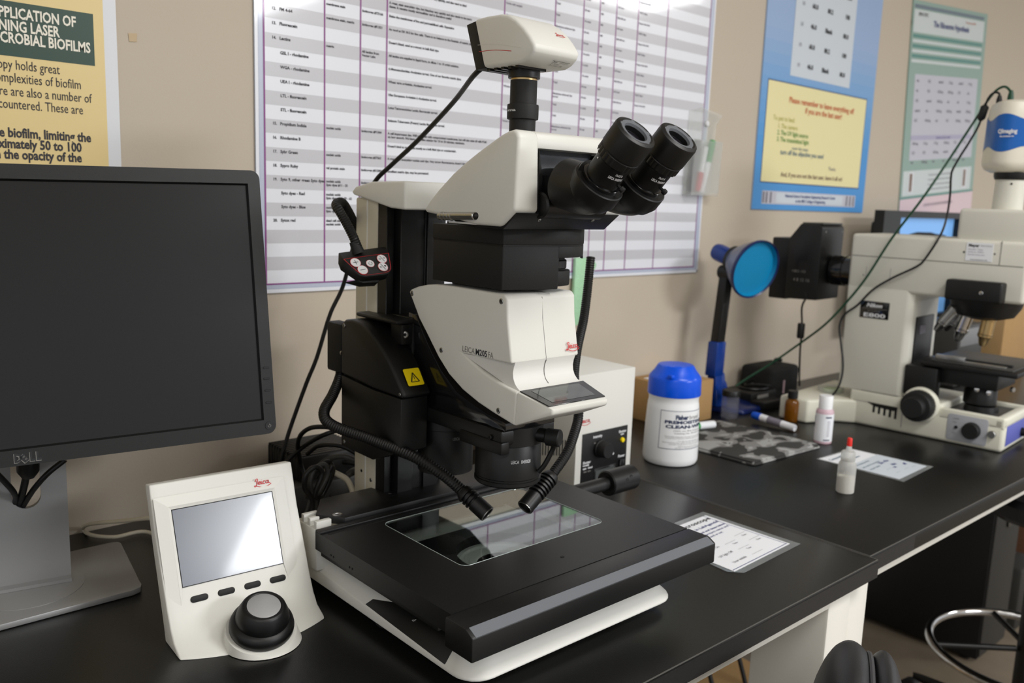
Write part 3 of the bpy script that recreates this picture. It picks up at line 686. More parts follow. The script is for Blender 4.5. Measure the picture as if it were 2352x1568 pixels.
m.cyl((XC-.047,.674,1.2430),(XC+.047,.674,1.2430),.0140,'black_satin',n=36,c=.002); m.build('tilting_tube',sc)
m = MB(); m.cyl((.6005,.797,1.2265),(.6005,.733,1.2290),.0042,'steel',n=20,c=.001)
for k in range(4): m.lathe([(0,0),(.0047,0),(.0047,.0028),(0,.0028)],'steel',(.6005,.793-.006*k,1.2266),(0,-1,.04),20)
m.cyl((.6005,.735,1.2288),(.612,.728,1.2292),.004,'black_satin',n=16); m.box((.605,.735,1.2195),(.64,.785,1.2215),'shell_gloss'); m.build('beam_lever',sc)
# --- eyepieces
ax = V((0,-.684,.7295)).normalized()
for xe, name in ((.652,'left'),(.7185,'right')):
    E = V((xe,.5575,1.3165)); dn = -ax
    m = MB(); m.lathe([(0,.064),(.0265,.064),(.0275,.065),(.0275,.0785),(.023,.088),(0,.092)],'black_satin',E,dn,48)
    m.tube([E+dn*.070,E+dn*.078+V((0,.005,.002)),V((xe,.630,1.2625)),V((xe,.6485,1.2660))],.0262,'black_satin',40); m.cyl((xe*.75+XC*.25,.645,1.2640),(xe*.6+XC*.4,.694,1.2640),.0185,'black_satin',n=32)
    m.lathe([(0,.060),(.0205,.060),(.0212,.0605),(.0212,.0645),(0,.0645)],'black_gloss',E,dn,48); m.build('eye_tube',sc)
    m = MB(); m.lathe([(.0118,.004),(.0128,.0015),(.0185,.0),(.0196,.0006),(.0217,.0015),(.0223,.0035),(.0223,.0245),(.0214,.0255),(.0214,.0265),(.0218,.0270)],'black_satin',E,dn,64)
    m.lathe([(.0218,.0270),(.0218,.0350),(.0196,.0362),(.0184,.0380),(.0184,.0610),(0,.061)],'black_satin',E,dn,72,fn=lambda k,h: 1.0 if (k % 3 or h < .0268 or h > .0352) else .965)
    m.lathe([(.0118,.004),(.0118,.0085),(.0105,.0095)],'black_deep',E,dn,48)
    u = (CAM-E); u -= ax*u.dot(ax); u.normalize(); w = ax.cross(u)
    def fnt(r, s0, ph): return lambda p: tuple(E+dn*(s0-p.y)+(u*math.cos(ph+p.x/r)+w*math.sin(ph+p.x/r))*(r+p.z))
    wtext(m,'10x/23 B',.0036,'ink_white',fnt(.0184,.0425,.40),.0018,0,.0080,.00008); wtext(m,'LEICA 10450910',.0040,'ink_white',fnt(.0184,.0475,.22),0,0,.0170,.00012)
    if name == 'left':
        for ph, s0 in ((-1.05,.0330),(-.93,.0405)):
            r_ = .0219 if s0 < .036 else .0186; rd = u*math.cos(ph)+w*math.sin(ph); m.lathe([(0,0),(.0011,0),(.0009,.0004),(0,.0005)],'ink_white',E+dn*s0+rd*r_,rd,12)
    ep = m.build('eyepiece',sc)
    m = MB(); m.lathe([(.0119,.0035),(.0129,.0011),(.0172,.0004),(.0187,.0001),(.0192,.0009),(.0175,.0022),(.013,.003)],'grain_grey',E,dn,64,fn=lambda k,h: .955 if (k % 13 in (0,1) and h < .001) else 1.0); m.build('rubber_rim',ep)
    m = MB(); m.lathe([(.0112,.0085),(.008,.0073),(.004,.0067),(0,.0065)],'lens_glass',E,dn,40); m.build('lens',ep)
    m = MB(); rd = (u*.35+w*.94).normalized(); p0 = E+dn*.0535+rd*.018; m.cyl(p0,p0+rd*.004,.0016,'black_satin',n=12); m.cyl(p0+rd*.004,p0+rd*.0085,.0031,'black_satin',n=16,c=.0006); m.build('clamp_screw',ep)
# --- photo tube and camera
m = MB(); m.lathe([(0,1.28),(.0150,1.28),(.0150,1.337),(.0178,1.338),(.0180,1.340),(.0180,1.352),(.0178,1.354),(.0153,1.3545),(.0153,1.3805),(0,1.3805)],'black_matte',(XC,.756,0),n=48)
m.lathe([(.0149,1.3802),(.0150,1.3802),(.0150,1.3825),(.0149,1.3825)],'brass',(XC,.756,0),n=48)
m.lathe([(0,1.3825),(.0176,1.3825),(.0181,1.383),(.0181,1.394),(0,1.394)],'black_satin',(XC,.756,0),n=48)
fn = wrap((XC,.756,1.3455),.0181,math.atan2(-.756,-XC)-.78); wtext(m,'10447 367 0.63x',.0030,'ink_white',fn,-.008,0,.0135,.0001); m.build('photo_tube',sc)
cam_t = MB()
cp = [(.8065,1.4475),(.785,1.4487),(.762,1.4482),(.748,1.4458),(.735,1.4395),(.722,1.4300),(.712,1.4205),(.7045,1.4115),(.7025,1.4075),(.7055,1.4025),(.7130,1.3965),(.7225,1.3930),(.787,1.3930)]
cam_t.prism(cp,'x',.6505,.7195,'shell_white',.0042,3,ang=46)
_a, _b, _c = (at(*p,x=.6502) for p in ((1100,118.5),(1137,114.8),(1174.5,117)))
cam_t.ribbon([(-_a.y,_a.z),(-_b.y,_b.z),(-_c.y,_c.z)],.0008,'logo_red',frame((.6502,0,0),(0,-1,0),(0,0,1)))
_a, _b, _c = (at(*p,x=.6502) for p in ((1097,103.5),(1140,101),(1195,109)))
cam_t.ribbon([(-_a.y,_a.z),(-_b.y,_b.z),(-_c.y,_c.z)],.0004,'shell_gloss',frame((.6502,0,0),(0,-1,0),(0,0,1)))
sx_ = V((0,.0375,.0353)).normalized()
cam_t.script_logo(frame((.6965,.7175,1.4266),(1,0,0),sx_) ,.0135)
bx_ = V((0,-.0098,.0058)).normalized(); LBL = frame((.684,.7200,1.39395),(1,0,0),(0,-.0095,.0037))
cam_t.rect(-.001,-.0005,.0255,.0003,'ink_grey',.0004,LBL @ T((0,.0125,0)))
cam_t.script_logo(LBL @ T((.001,.0092,.0006)),.007,'ink_black')
for k, (s_, x_) in enumerate((('Leica Microsystems',.0115),('CH-9435 Heerbrugg',.0115))): cam_t.text(s_,.0016,'ink_black',LBL @ T((x_,.0108-.0017*k,.0006)))
for k, s_ in enumerate(('Type:  DFC450 C','Art.:  12 730 117','Serial no. 545580714')): cam_t.text(s_,.0018,'ink_black',LBL @ T((.001,.0064-.0022*k,.0006)))
cam_t.text('CE',.0036,'ink_black',LBL @ T((.0165,.0022,.0006)))
cam_t.build('camera_body',sc)
m = MB(); m.prism([(.7875,1.3935),(.8040,1.3920),(.8235,1.4440),(.8060,1.4465)],'x',.6535,.7165,'black_matte',.0012)
for k in range(5): m.box((.658,.736+.012*k,1.3905),(.70,.741+.012*k,1.3932),'black_satin')
m.build('camera_back',sc)
# --- gooseneck spotlights and their key panel
def goose(pts, r, tip, hub=None):
    m = MB(); L = lambda d, i: 1.0 if i % 2 else .89
    m.tube(pts, r, 'black_satin', 14, 14, .0017, L); o = m.build('gooseneck', sc)
    a, b = V(tip[0]), V(tip[1]); d = (b-a).normalized(); Ln = (b-a).length
    m = MB(); pr = [(0,0),(.0088,0),(.0098,.002)]
    h = .006
    while h < Ln-.022: pr += [(.0116,h),(.0116,h+.0022),(.0088,h+.0028),(.0088,h+.0046)]; h += .0052
    pr += [(.0108,Ln-.021),(.0108,Ln),(.0085,Ln),(.0085,Ln-.003),(0,Ln-.003)]
    m.lathe(pr,'black_satin',a,d,32); s_ = m.build('spot_head',o)
    m = MB(); m.lathe([(.0087,Ln-.001),(.0102,Ln-.0005),(.0102,Ln+.0008),(.0088,Ln+.0009),(.0086,Ln-.001)],'steel',a,d,32); m.build('lens_ring',s_)
L1 = [at(px,py,y=yy) for px,py,yy in ((783,836,1.03),(781,865,1.026),(765,905,1.012),(744,948,.99),(765,977,.965),(850,1008,.915),(950,1048,.855),(1015,1088,.826),(1062,1127,.808))]
goose(L1,.0075,(L1[-1],at(1119,1180,y=.774)))
L2 = [at(px,py,y=yy) for px,py,yy in ((1357,590,.875),(1351,650,.870),(1341,730,.855),(1326,800,.835),(1319,870,.815),(1328,930,.795),(1328,960,.788),(1320,992,.778),(1302,1040,.765),(1268,1090,.756))]
goose(L2,.0068,(L2[-1],at(1206,1165,y=.752)))
PO, PN = V((.585,.945,1.168)), V((-.12,-.74,.66)).normalized()
Zp = lambda *pts: [at_plane(740+x/6.533,440+y/6.533,PO,PN) for x, y in pts]
m = MB(); A = Zp((322,1012),(995,922),(1045,1150),(1000,1225),(930,1245),(640,1275),(560,1255),(500,1200))
B = [p-PN*.013 for p in A]; topb = [at_plane(740+x/6.533,440+y/6.533,PO-PN*.013,PN) for x, y in ((240,915),(955,820),(235,1080),(270,1180))]
m.hull(A+B+topb,'black_matte',.0012,2)
m.hull([p-PN*.010 for p in Zp((560,1250),(910,1240),(650,1300),(880,1290))]+[p-PN*.026 for p in Zp((400,1180),(900,1200),(650,1250),(880,1240))],'black_matte',.001); kp = m.build('key_panel',sc)
m = MB(); _xd = V((1,0,.10)); _xd -= PN*_xd.dot(PN); fp = frame(PO+PN*.0009,_xd,PN.cross(_xd)); fi = fp.inverted()
loc2 = lambda x, y: (fi @ at_plane(740+x/6.533,440+y/6.533,PO+PN*.0009,PN))
edge = [loc2(*p) for p in ((322,1012),(995,922),(1028,1130),(1015,1185),(950,1215),(660,1253),(590,1240),(520,1190),(322,1012))]
for a, b in zip(edge, edge[1:]): m.ribbon([(a.x,a.y),((a.x+b.x)/2,(a.y+b.y)/2),(b.x,b.y)],.0005,'logo_red',fp)
m.build('red_border',kp)
for (x, y, r, g) in ((500,1065,.0066,'+'),(608,1175,.0066,'-'),(720,1080,.0053,'o'),(895,1010,.0064,'%'),(912,1130,.0064,'.')):
    c = loc2(x,y); m = MB(fp @ T((c.x,c.y,0)))
    m.lathe([(0,0),(r*1.06,0),(r*1.06,.0003),(0,.0003)],'logo_red',n=28); m.lathe([(0,.0003),(r,.0003),(r*.96,.0007),(0,.0007)],'ink_white',n=28)
    k = .001
    if g in '+-': m.rect(-r*.55,-.0003,r*.55,.0003,'ink_black',k)
    if g == '+': m.rect(-.0003,-r*.55,.0003,r*.55,'ink_black',k)
    if g == 'o': m.ribbon([(r*.45*math.sin(R(a)),r*.45*math.cos(R(a))) for a in range(40,330,30)],.0005,'ink_black',T((0,0,k))); m.rect(-.00025,r*.2,.00025,r*.6,'ink_black',k)
    if g in '%.':
        m.ribbon([(-r*.25,r*.75),(0,0),(r*.25,-r*.75)],.0005,'ink_black',T((0,0,k)))
        m.ribbon([(-r*.55+r*.17*math.cos(R(a)),r*.17*math.sin(R(a))) for a in range(0,361,45)],.0004,'ink_black',T((0,0,k)))
        if g == '%': m.ribbon([(r*.5+r*.17*math.cos(R(a)),r*.1+r*.17*math.sin(R(a))) for a in range(0,361,45)],.0004,'ink_black',T((0,0,k)))
        else: m.lathe([(0,0),(r*.2,0)],'ink_black',(r*.5,r*.1,k),n=14)
    m.build('key_button',kp)
m = MB(); gp = [at(824,574,y=.954)]+[at(px,py,y=yy) for px,py,yy in ((812,545,.958),(797,515,.966),(781,487,.976),(772,473,.986),(775,466,.997),(787,466,1.01),(801,487,1.025),(816,518,1.040),(829,556,1.052),(838,600,1.058),(842,680,1.055))]
m.tube(gp,.0062,'black_satin',14,12,.0015,lambda d,i: 1.0 if i % 2 else .9); m.lathe([(0,0),(.008,0),(.0072,.008),(.006,.016),(0,.016)],'black_matte',gp[0]-V((0,0,.004)),gp[1]-gp[0],20); m.build('panel_gooseneck',sc)
# cable from the camera
m = MB(); m.tube([V((.668,.806,1.399)),at(1086,176,y=.83),at(1040,236,y=.90),at(960,322,y=.98),at(900,378,y=1.03),at(862,416,y=1.06),at(838,470,y=1.10),at(822,520,y=1.14),at(790,650,y=1.17),at(758,722,y=1.18),at(728,820,y=1.185),at(703,882,y=1.19),at(666,985,y=1.20),at(650,1040,y=1.20),at(642,1075,y=1.205),V((.60,1.215,.80)),V((.60,1.22,TZ+.003))],.0032,'cable_black',10,10)
tag(recentre(m.build('camera_cable'),(.6,1.22,TZ)),'long black cable running from the microscope camera down along the wall','cable')
# ------------------------------------------------------------------ touch control pad
cp_ = thing('control_pad','white upright control pad with grey screen, four black keys and a black dial','control pad',(.406,.90,TZ))
PX = frame((.406,.8625,TZ),(math.cos(R(3.6)),-math.sin(R(3.6)),0),(math.sin(R(3.6)),math.cos(R(3.6)),0))
hw = .0845
front = [(.0935,.168),(.077,.1185),(.057,.077),(.0405,.0405),(.0305,.0225),(.020,.0105),(.004,.0035)]
back = [(.0,.0),(.050,.0),(.056,.02),(.068,.05),(.088,.10),(.110,.165)]
A_ = (PX.to_3x3() @ V((-.04,-.33,.94))).normalized(); B_ = at(601,1437,z=.771)
t_ = bmesh.new(); NS = 20; SL = []; pr_ = front+back
for i in range(NS+1):
    x = -hw+2*hw*i/NS; f = 1-(x/hw)**2; row = []
    for j, (y, z) in enumerate(pr_):
        k = max(0,1-z/.045)**1.2 if j < len(front) else (1 if j == len(front) else 0)
        row.append(t_.verts.new((x, y-.023*f*k, z)))
    SL.append(row)
for a, b in zip(SL, SL[1:]):
    for j in range(len(pr_)): t_.faces.new((a[j],b[j],b[(j+1)%len(pr_)],a[(j+1)%len(pr_)]))
t_.faces.new(SL[0]); t_.faces.new(SL[-1][::-1])
m = MB(PX); m.add(t_,'shell_white',.0024,3,ang=42)
m.X = Matrix(); bu = A_.orthogonal().normalized(); bv = A_.cross(bu); bc = B_-A_*.004
m.hull([tuple(bc+(bu*math.cos(2*math.pi*k/48)+bv*math.sin(2*math.pi*k/48))*.0385) for k in range(48)]+[(B_.x+.003+.0425*math.cos(2*math.pi*k/48),B_.y+.004+.0425*math.sin(2*math.pi*k/48),TZ+.0008) for k in range(48)],'shell_white')
m.build('shell',cp_)
td = V((0,.0365,.0915)).normalized()            # slope of the upper face
PF = PX @ frame((0,.0405,.0405),(1,0,0),td); nF = PF.to_3x3() @ V((0,0,1)); PFi = PF.inverted()
fp2 = lambda px, py: PFi @ at_plane(px,py,PF @ V((0,0,.0008)),nF)
c4_ = [fp2(*p) for p in ((393,1171),(621,1131),(653,1294),(422,1345))]
sx0 = (c4_[0].x+c4_[3].x)/2; sx1 = (c4_[1].x+c4_[2].x)/2; sy1 = (c4_[0].y+c4_[1].y)/2; sy0 = (c4_[2].y+c4_[3].y)/2
print('pad screen', [round(v,4) for v in (sx0,sy0,sx1,sy1)])
m = MB(PF); m.rect(sx0,sy0,sx1,sy1,'pad_screen',.0007); m.rect(sx0-.0012,sy0-.0008,sx1+.0012,sy1+.0012,'black_deep',.0005); m.build('screen',cp_)
m = MB(PF)
L0, L1, T1, lip = sx0-.0042, sx1+.0042, sy1+.0045, .0019
for pts in ([(L0,T1,lip),(L1,T1,lip),(sx1+.001,sy1+.001,.0006),(sx0-.001,sy1+.001,.0006)],[(L0,sy0-.020,.0006),(L0,T1,lip),(sx0-.001,sy1+.001,.0006),(sx0-.001,sy0,.0006)],[(L1,sy0-.020,.0006),(sx1+.001,sy0,.0006),(sx1+.001,sy1+.001,.0006),(L1,T1,lip)],
            [(L0,T1,lip),(L0-.014,T1+.012,-.0004),(L1+.014,T1+.012,-.0004),(L1,T1,lip)],[(L0,sy0-.020,.0004),(L0-.014,sy0-.02,-.0008),(L0-.014,T1+.012,-.0004),(L0,T1,lip)],[(L1,sy0-.020,.0004),(L1,T1,lip),(L1+.014,T1+.012,-.0004),(L1+.014,sy0-.02,-.0008)]):
    m.poly(pts[::-1],'shell_white')
m.build('screen_surround',cp_)
for px_, py_ in ((458,1373),(520,1358),(580,1343),(638,1329)):
    c = fp2(px_,py_); m = MB(PF); m.prism(rrect(c.x-.0098,c.y-.0036,c.x+.0098,c.y+.0036,.0034,5),'z',-.001,.0022,'black_matte',.0008,2); m.build('key',cp_)
m = MB()
m.lathe([(0,-.004),(.0335,-.004),(.0350,-.001),(.0352,.004),(.0335,.009),(.0300,.0115),(.0285,.012)],'black_satin',B_,A_,64)
m.lathe([(.0288,.0115),(.0292,.013),(.0278,.020),(.0240,.0285),(.0222,.0305),(.0205,.0312),(.0190,.0308),(.0185,.0303),(0,.0303)],'black_satin',B_,A_,64); dl = m.build('dial',cp_)
m = MB(); m.lathe([(0,.0305),(.0178,.0305),(.0182,.0302)],'cap_silver',B_,A_,48); o = m.build('dial_cap',dl); o['label'] = 'silver grey disc on top of the dial'
c = fp2(585,1119); c2_ = fp2(626,1112); m = MB(PF @ T((0,0,.0012))); m.script_logo(T((c.x,c.y,0)),.0205); m.build('logo',cp_)
m = MB(); m.tube([at(352,1202,y=1.06),at(345,1190,y=1.10),at(280,1196,y=1.18),at(208,1203,y=1.245),at(191,1214,z=.7545),at(210,1228,z=.7545),at(262,1233,z=.7545),at(352,1226,z=.7545),V((.405,1.02,.757)),V((.43,.955,.762))],.0028,'cable_beige',10,10)
tag(recentre(m.build('pad_cable'),tuple(at(262,1233,z=.7505))),'beige cable looping on the table between monitor base and control pad','cable')

# ------------------------------------------------------------------ monitor at the left
mo = thing('monitor','black flat monitor with silver stand standing left of the control pad','monitor',(.23,1.13,TZ))
yw = R(10.1); hwm = .268; MC = V((.2203,1.0318,1.1079)); MXm = frame(MC,(.9844,-.1748,.0182),(.0065,.1397,.9902))
# local: x right, y up, z towards the viewer
zt, zb = .160, -.1600
m = MB(MXm)
fr_ = rrect(-hwm,zb,hwm,zt,.0105,6); sw0, sw1, sh0, sh1 = -hwm+.0142, hwm-.0142, zb+.0172, zt-.0158
class Z_: pass
def ring(mb, outer, hole, z0, z1, mtl):
    plate_hole(mb, (outer[0],outer[1],outer[2],outer[3]), hole, z0, z1, mtl)
t_ = bmesh.new(); hole = [(sw0,sh0),(sw1,sh0),(sw1,sh1),(sw0,sh1)]
n_ = len(fr_)
Aq = [t_.verts.new((p[0],p[1],.0)) for p in fr_]; Hq = [t_.verts.new((p[0],p[1],0)) for p in hole]; Iq = [t_.verts.new((p[0]+(.002 if p[0] < 0 else -.002),p[1]+(.002 if p[1] < 0 else -.002),-.0045)) for p in hole]
ck = 7       # points per rounded corner: br, tr, tl, bl
cor = [Aq[0:ck],Aq[ck:2*ck],Aq[2*ck:3*ck],Aq[3*ck:4*ck]]; hcor = [Hq[1],Hq[2],Hq[3],Hq[0]]
for k in range(4):
    for a, b in zip(cor[k], cor[k][1:]): t_.faces.new((a,b,hcor[k]))
    t_.faces.new((cor[k][-1],cor[(k+1)%4][0],hcor[(k+1)%4],hcor[k]))
for k in range(4): t_.faces.new((Hq[k],Hq[(k+1)%4],Iq[(k+1)%4],Iq[k]))
Bq = [t_.verts.new((p[0]*1.0,p[1],-.014)) for p in fr_]
for k in range(n_): t_.faces.new((Aq[k],Bq[k],Bq[(k+1)%n_],Aq[(k+1)%n_]))
t_.faces.new(Bq[::-1]); m.add(t_,'monitor_bezel')
m.prism(rrect(-hwm+.0008,zb+.0008,hwm-.0008,zt-.0008,.0105,6),'z',-.022,-.014,'monitor_silver',.002)
m.prism(rrect(-hwm+.03,zb+.03,hwm-.03,zt-.03,.02,4),'z',-.05,-.022,'monitor_bezel',.008); m.build('bezel',mo)
m = MB(MXm); m.rect(sw0,sh0,sw1,sh1,'monitor_screen',-.0042); m.build('screen',mo)
m = MB(MXm); q0 = MXm.inverted() @ at_plane(33,1062,MC,MXm.to_3x3() @ V((0,0,1))); q1 = MXm.inverted() @ at_plane(97,1053,MC,MXm.to_3x3() @ V((0,0,1))); lw = q1.x-q0.x
for dx, z, mt, bo in ((-.0004,.0003,'ink_grey',.0009),(0,.0006,'black_gloss',.0005)):
    m.text('D',.0125,mt,T((q0.x+dx,q0.y+dx,z)),lw*.27,bo); m.text('E',.0108,mt,T((q0.x+lw*.36+dx,q0.y-.0015+dx,z)) @ Matrix.Rotation(R(38),4,'Z'),lw*.22,bo)
    m.text('L',.0125,mt,T((q0.x+lw*.56+dx,q0.y+dx,z)),lw*.20,bo); m.text('L',.0125,mt,T((q0.x+lw*.79+dx,q0.y+dx,z)),lw*.20,bo)
m.build('logo',mo)
for k, (px_, py_) in enumerate(((611,844),(612,869),(615,896),(617,924))):
    p = MXm.inverted() @ at_plane(px_,py_,MC,MXm.to_3x3() @ V((0,0,1))); m = MB(MXm); m.prism(rrect(p.x-.0036,p.y-.0013,p.x+.0036,p.y+.0013,.0010,3),'z',-.001,.0009,'black_gloss',.0004,1); m.build('menu_key',mo)
p = MXm.inverted() @ at_plane(618.5,977,MC,MXm.to_3x3() @ V((0,0,1)))
m = MB(MXm); m.lathe([(0,0),(.0052,0),(.0050,.0008),(0,.0008)],'black_gloss',(p.x,p.y,0),n=24); m.ribbon([(p.x+.0017*math.sin(R(a)),p.y+.0017*math.cos(R(a))) for a in range(35,330,30)],.0005,'ink_grey',T((0,0,.0010))); m.rect(p.x-.0003,p.y+.0006,p.x+.0003,p.y+.0024,'ink_grey',.0011); m.build('power_key',mo)
NX = frame((.243,1.137,TZ+.009),(math.cos(yw),-math.sin(yw),0),(0,0,1))
m = MB(NX); h_ = .40; s0 = .098
U = [(-.044,0),(.044,0),(.044,h_),(.0155,h_),(.0155,s0+.0155)]+[(.0155*math.cos(R(-a)),s0+.0155+.0155*math.sin(R(-a))) for a in range(10,180,10)]+[(-.0155,s0+.0155),(-.0155,h_),(-.044,h_)]
m.prism([(-.044,0),(.044,0),(.044,s0),(-.044,s0)],'z',-.008,.0,'monitor_silver')
m.prism([(-.044,s0),(-.0155,s0),(-.0155,h_),(-.044,h_)],'z',-.008,0,'monitor_silver'); m.prism([(.0155,s0),(.044,s0),(.044,h_),(.0155,h_)],'z',-.008,0,'monitor_silver')
for s_ in (-1, 1): m.prism([(s_*.0155,s0)]+[(s_*.0155*math.cos(R(a)),s0+.0155-.0155*math.sin(R(a))) for a in range(0,91,10)]+[(0,s0)],'z',-.008,0,'monitor_silver')
for s_ in (-1, 1): m.box((min(s_*.0155,s_*.044),.2,-.04),(max(s_*.0155,s_*.044),h_,-.008),'monitor_silver')
m.box((-.0435,0,-.010),(.0435,.004,.012),'monitor_silver'); m.build('neck',mo)
m = MB(); m.lathe([(0,0),(.063,0),(.063,.0008),(.0625,.001),(0,.001)],'monitor_silver',(.238,1.135,TZ+.0078),n=72); m.build('swivel_disc',mo)
m = MB(); t_ = [(.08,1.0505),(.335,1.0505),(.3455,1.0545),(.3495,1.062),(.3500,1.070),(.3715,1.208),(.370,1.215),(.364,1.2185),(.07,1.2185)]
m.prism(t_,'z',TZ+.0004,TZ+.008,'monitor_silver',.0016,2); m.build('foot',mo)
for k, pts in enumerate(([(66,1070,1.105),(60,1095,1.112),(52,1130,1.128),(42,1165,1.15),(36,1195,1.18)],[(150,1055,1.10),(112,1085,1.105),(84,1115,1.115),(66,1140,1.13),(48,1172,1.15),(40,1200,1.18)],[(-20,1075,1.10),(10,1105,1.11),(30,1128,1.12),(36,1145,1.135),(33,1165,1.15),(34,1195,1.18)])):
    m = MB(); m.tube([at(a,b,y=c) for a,b,c in pts],.0034 if k else .0042,'cable_black',10,8)
    if k == 0: m.lathe([(0,0),(.0125,0),(.012,.016),(.007,.024),(0,.024)],'cable_black',at(64,1052,y=1.10),(0,.15,-1),20)
    tag(m.build('monitor_cable'),('black plugged power cable hanging below the middle of the left monitor','black cable slanting to the right through the slot of the left monitor stand','thin black cable entering the monitor stand slot from the left')[k],'cable','cables of the left monitor')

# ------------------------------------------------------------------ cables and adapters behind the stereo microscope
pb = thing('power_adapter','black ribbed power adapter lying on a grey box behind the stereo microscope','power adapter',(.67,1.22,.80))
m = MB(); m.box((.622,1.165,.806),(.735,1.275,.846),'cable_black',.006)
for k in range(12): m.box((.6215,1.17+.0085*k,.812),(.7355,1.1742+.0085*k,.847),'black_satin',.001)
m.build('case',pb); m = MB(); m.tube([(.70,1.166,.826),(.71,1.15,.826),(.735,1.13,.815),(.75,1.12,.79)],.004,'cable_black'); m.build('strain_relief',pb)
m = MB(); m.box((.600,1.150,.7504),(.745,1.285,.8056),'cable_grey',.003); tag(recentre(m.build('junction_box'),(.67,1.22,.7504)),'grey flat box under the power adapter behind the stereo microscope','box')
def loose(name, pts, r, mtl, label, cat='cable', group=None, k=8):
    m = MB(); m.tube(pts, r, mtl, 10, k); o = m.build(name); tag(recentre(o,tuple(min((V(p) for p in pts), key=lambda p: p.z))),label,cat,group); return o
loose('cable',[at(702,1100,y=1.145),at(690,1060,y=1.15),at(684,1025,y=1.13),at(690,1000,y=1.11),at(712,983,y=1.09),at(745,980,y=1.07),at(775,986,y=1.06),at(810,1000,y=1.07)],.0034,'cable_black','black cable arching highest at the left behind the microscope column')
loose('cable',[at(646,1075,y=1.15),at(672,1046,y=1.14),at(705,1020,y=1.12),at(745,998,y=1.08),at(790,985,y=1.07),at(820,990,y=1.07)],.0034,'cable_black','black cable running straight up to the drive housing from behind the control pad')
loose('cable',[at(706,1042,y=1.15),at(728,1025,y=1.12),at(755,1021,y=1.10),at(790,1026,y=1.08),at(830,1048,y=1.06),at(850,1058,y=1.05)],.0034,'cable_black','black cable bowed low over the power adapter')
loose('cable',[at(722,1095,y=1.13),at(735,1068,y=1.10),at(760,1052,y=1.08),at(790,1048,y=1.06),at(815,1056,y=1.05),at(830,1060,y=1.04)],.0042,'cable_grey','thick dark cable with a grey plug beside the column foot')
loose('cable',[at(745,1075,y=1.08),at(770,1086,y=1.07),at(795,1100,y=1.06),at(808,1122,y=1.05),at(813,1150,y=1.04),at(813,1175,y=1.03)],.0042,'cable_beige','beige cable curving down beside the black cable bundle')
bun = thing('cable_bundle','bundle of tied black cables hanging in loops beside the column foot','cable bundle',tuple(at(725,1190,z=.755)))
lo = [[(715,1190),(718,1150),(700,1120),(702,1090),(725,1072),(740,1085),(728,1120),(722,1142)],[(722,1188),(724,1145),(712,1110),(722,1078),(745,1066),(752,1090),(735,1125),(724,1140)],[(730,1186),(727,1145),(738,1115),(755,1085),(762,1070),(757,1100),(745,1130),(733,1150),(736,1185)],[(700,1195),(710,1160),(716,1140),(705,1100),(715,1075),(735,1080)],[(740,1175),(735,1140),(755,1110),(765,1080),(755,1060),(735,1068)]]
for k, l in enumerate(lo):
    m = MB(); m.tube([at(x,y,y=1.045+.006*k) for x,y in l],.0034,'cable_grey' if k % 2 else 'cable_black',10,8); m.build('cable_strand',bun)
m = MB(); c = at(722,1139,y=1.058); m.lathe([(.0125,-.003),(.0132,-.003),(.0132,.003),(.0125,.003)],'cable_black',c,(.1,.1,1),24); m.build('cable_tie',bun)
loose('cable',[at(672,1135,z=.78),at(700,1150,z=.775),at(725,1163,z=.765),at(745,1172,z=.756),at(780,1178,z=.755),at(830,1165,z=.755)],.003,'cable_black','black cable slanting across the table from the control pad to the column foot')
loose('cable',[at(745,1120,z=.79),at(765,1140,z=.78),at(790,1150,z=.77),at(815,1150,z=.766),at(845,1140,z=.766)],.003,'cable_black','thin black cable lowest in the heap beside the column foot')
loose('cable',[at(800,1090,y=1.09),at(812,1082,y=1.085),at(830,1080,y=1.07),at(845,1078,y=1.06)],.0055,'cable_grey','short ribbed dark cable end leading to the column')
loose('cable',[at(820,1105,y=1.05),at(824,1125,y=1.045),at(842,1135,y=1.035),at(870,1143,y=1.02),at(885,1146,y=1.0)],.0028,'cable_black','black cable tied near the lower end of the beige column')

# ------------------------------------------------------------------ light source box
ls = thing('light_source_box','white box with a dark front panel, round dial and yellow lamp behind the stereo microscope','light source',(1.135,1.13,TZ))
bx0, bx1, by0, by1, bz0, bz1 = 1.0625, 1.2095, 1.0045, 1.262, .756, .9545
m = MB(); m.box((bx0,by0,bz0),(bx1,by1,bz1),'shell_white',.0012)
for k in range(9):
    p = at(1247+6.4*k,1028,x=bx0); q0 = at(1247+6.4*k,1010,x=bx0).z; m.box((bx0-.0004,p.y-.0012,q0-.028),(bx0+.001,p.y+.0012,q0),'black_deep')
m.build('case',ls)
for x in (bx0+.015,bx1-.015):
    for y in (by0+.015,by1-.02): m = MB(); m.cyl((x,y,TZ),(x,y,bz0+.001),.008,'black_matte',n=16); m.build('foot',ls)
fy = by0-.0012; g = lambda zx, zy: at(1260+zx/4.126,780+zy/4.126,y=fy)
p0, p1, p2 = g(325,900), g(752,812), g(735,1210)
m = MB(); m.box((p0.x,fy,.7605),(p1.x,by0+.0005,p0.z),'black_satin',.0005)
def lt(s, zx, zy, sz, al='LEFT', mt='ink_white', b=.0002):
    q = g(zx,zy); m.text(s,sz,mt,FACE_Y(q.x,fy-.0003,q.z),None,b,align=al)
lt('Intensity',465,925,.0068,'CENTER'); lt('Shutter',700,876,.0068,'CENTER'); lt('open',697,898,.0045,'CENTER'); lt('Power',688,1108,.0068,'CENTER'); lt('Shutter',323,1183,.0066); lt('normally',323,1205,.0045); lt('open   closed',323,1234,.0045); lt('local   auto',330,1262,.004,mt='ink_grey'); lt('Status',470,1325,.0062,'CENTER'); lt('min      max',430,985,.003,mt='ink_grey')
q = g(700,868); m.build('front_panel',ls)
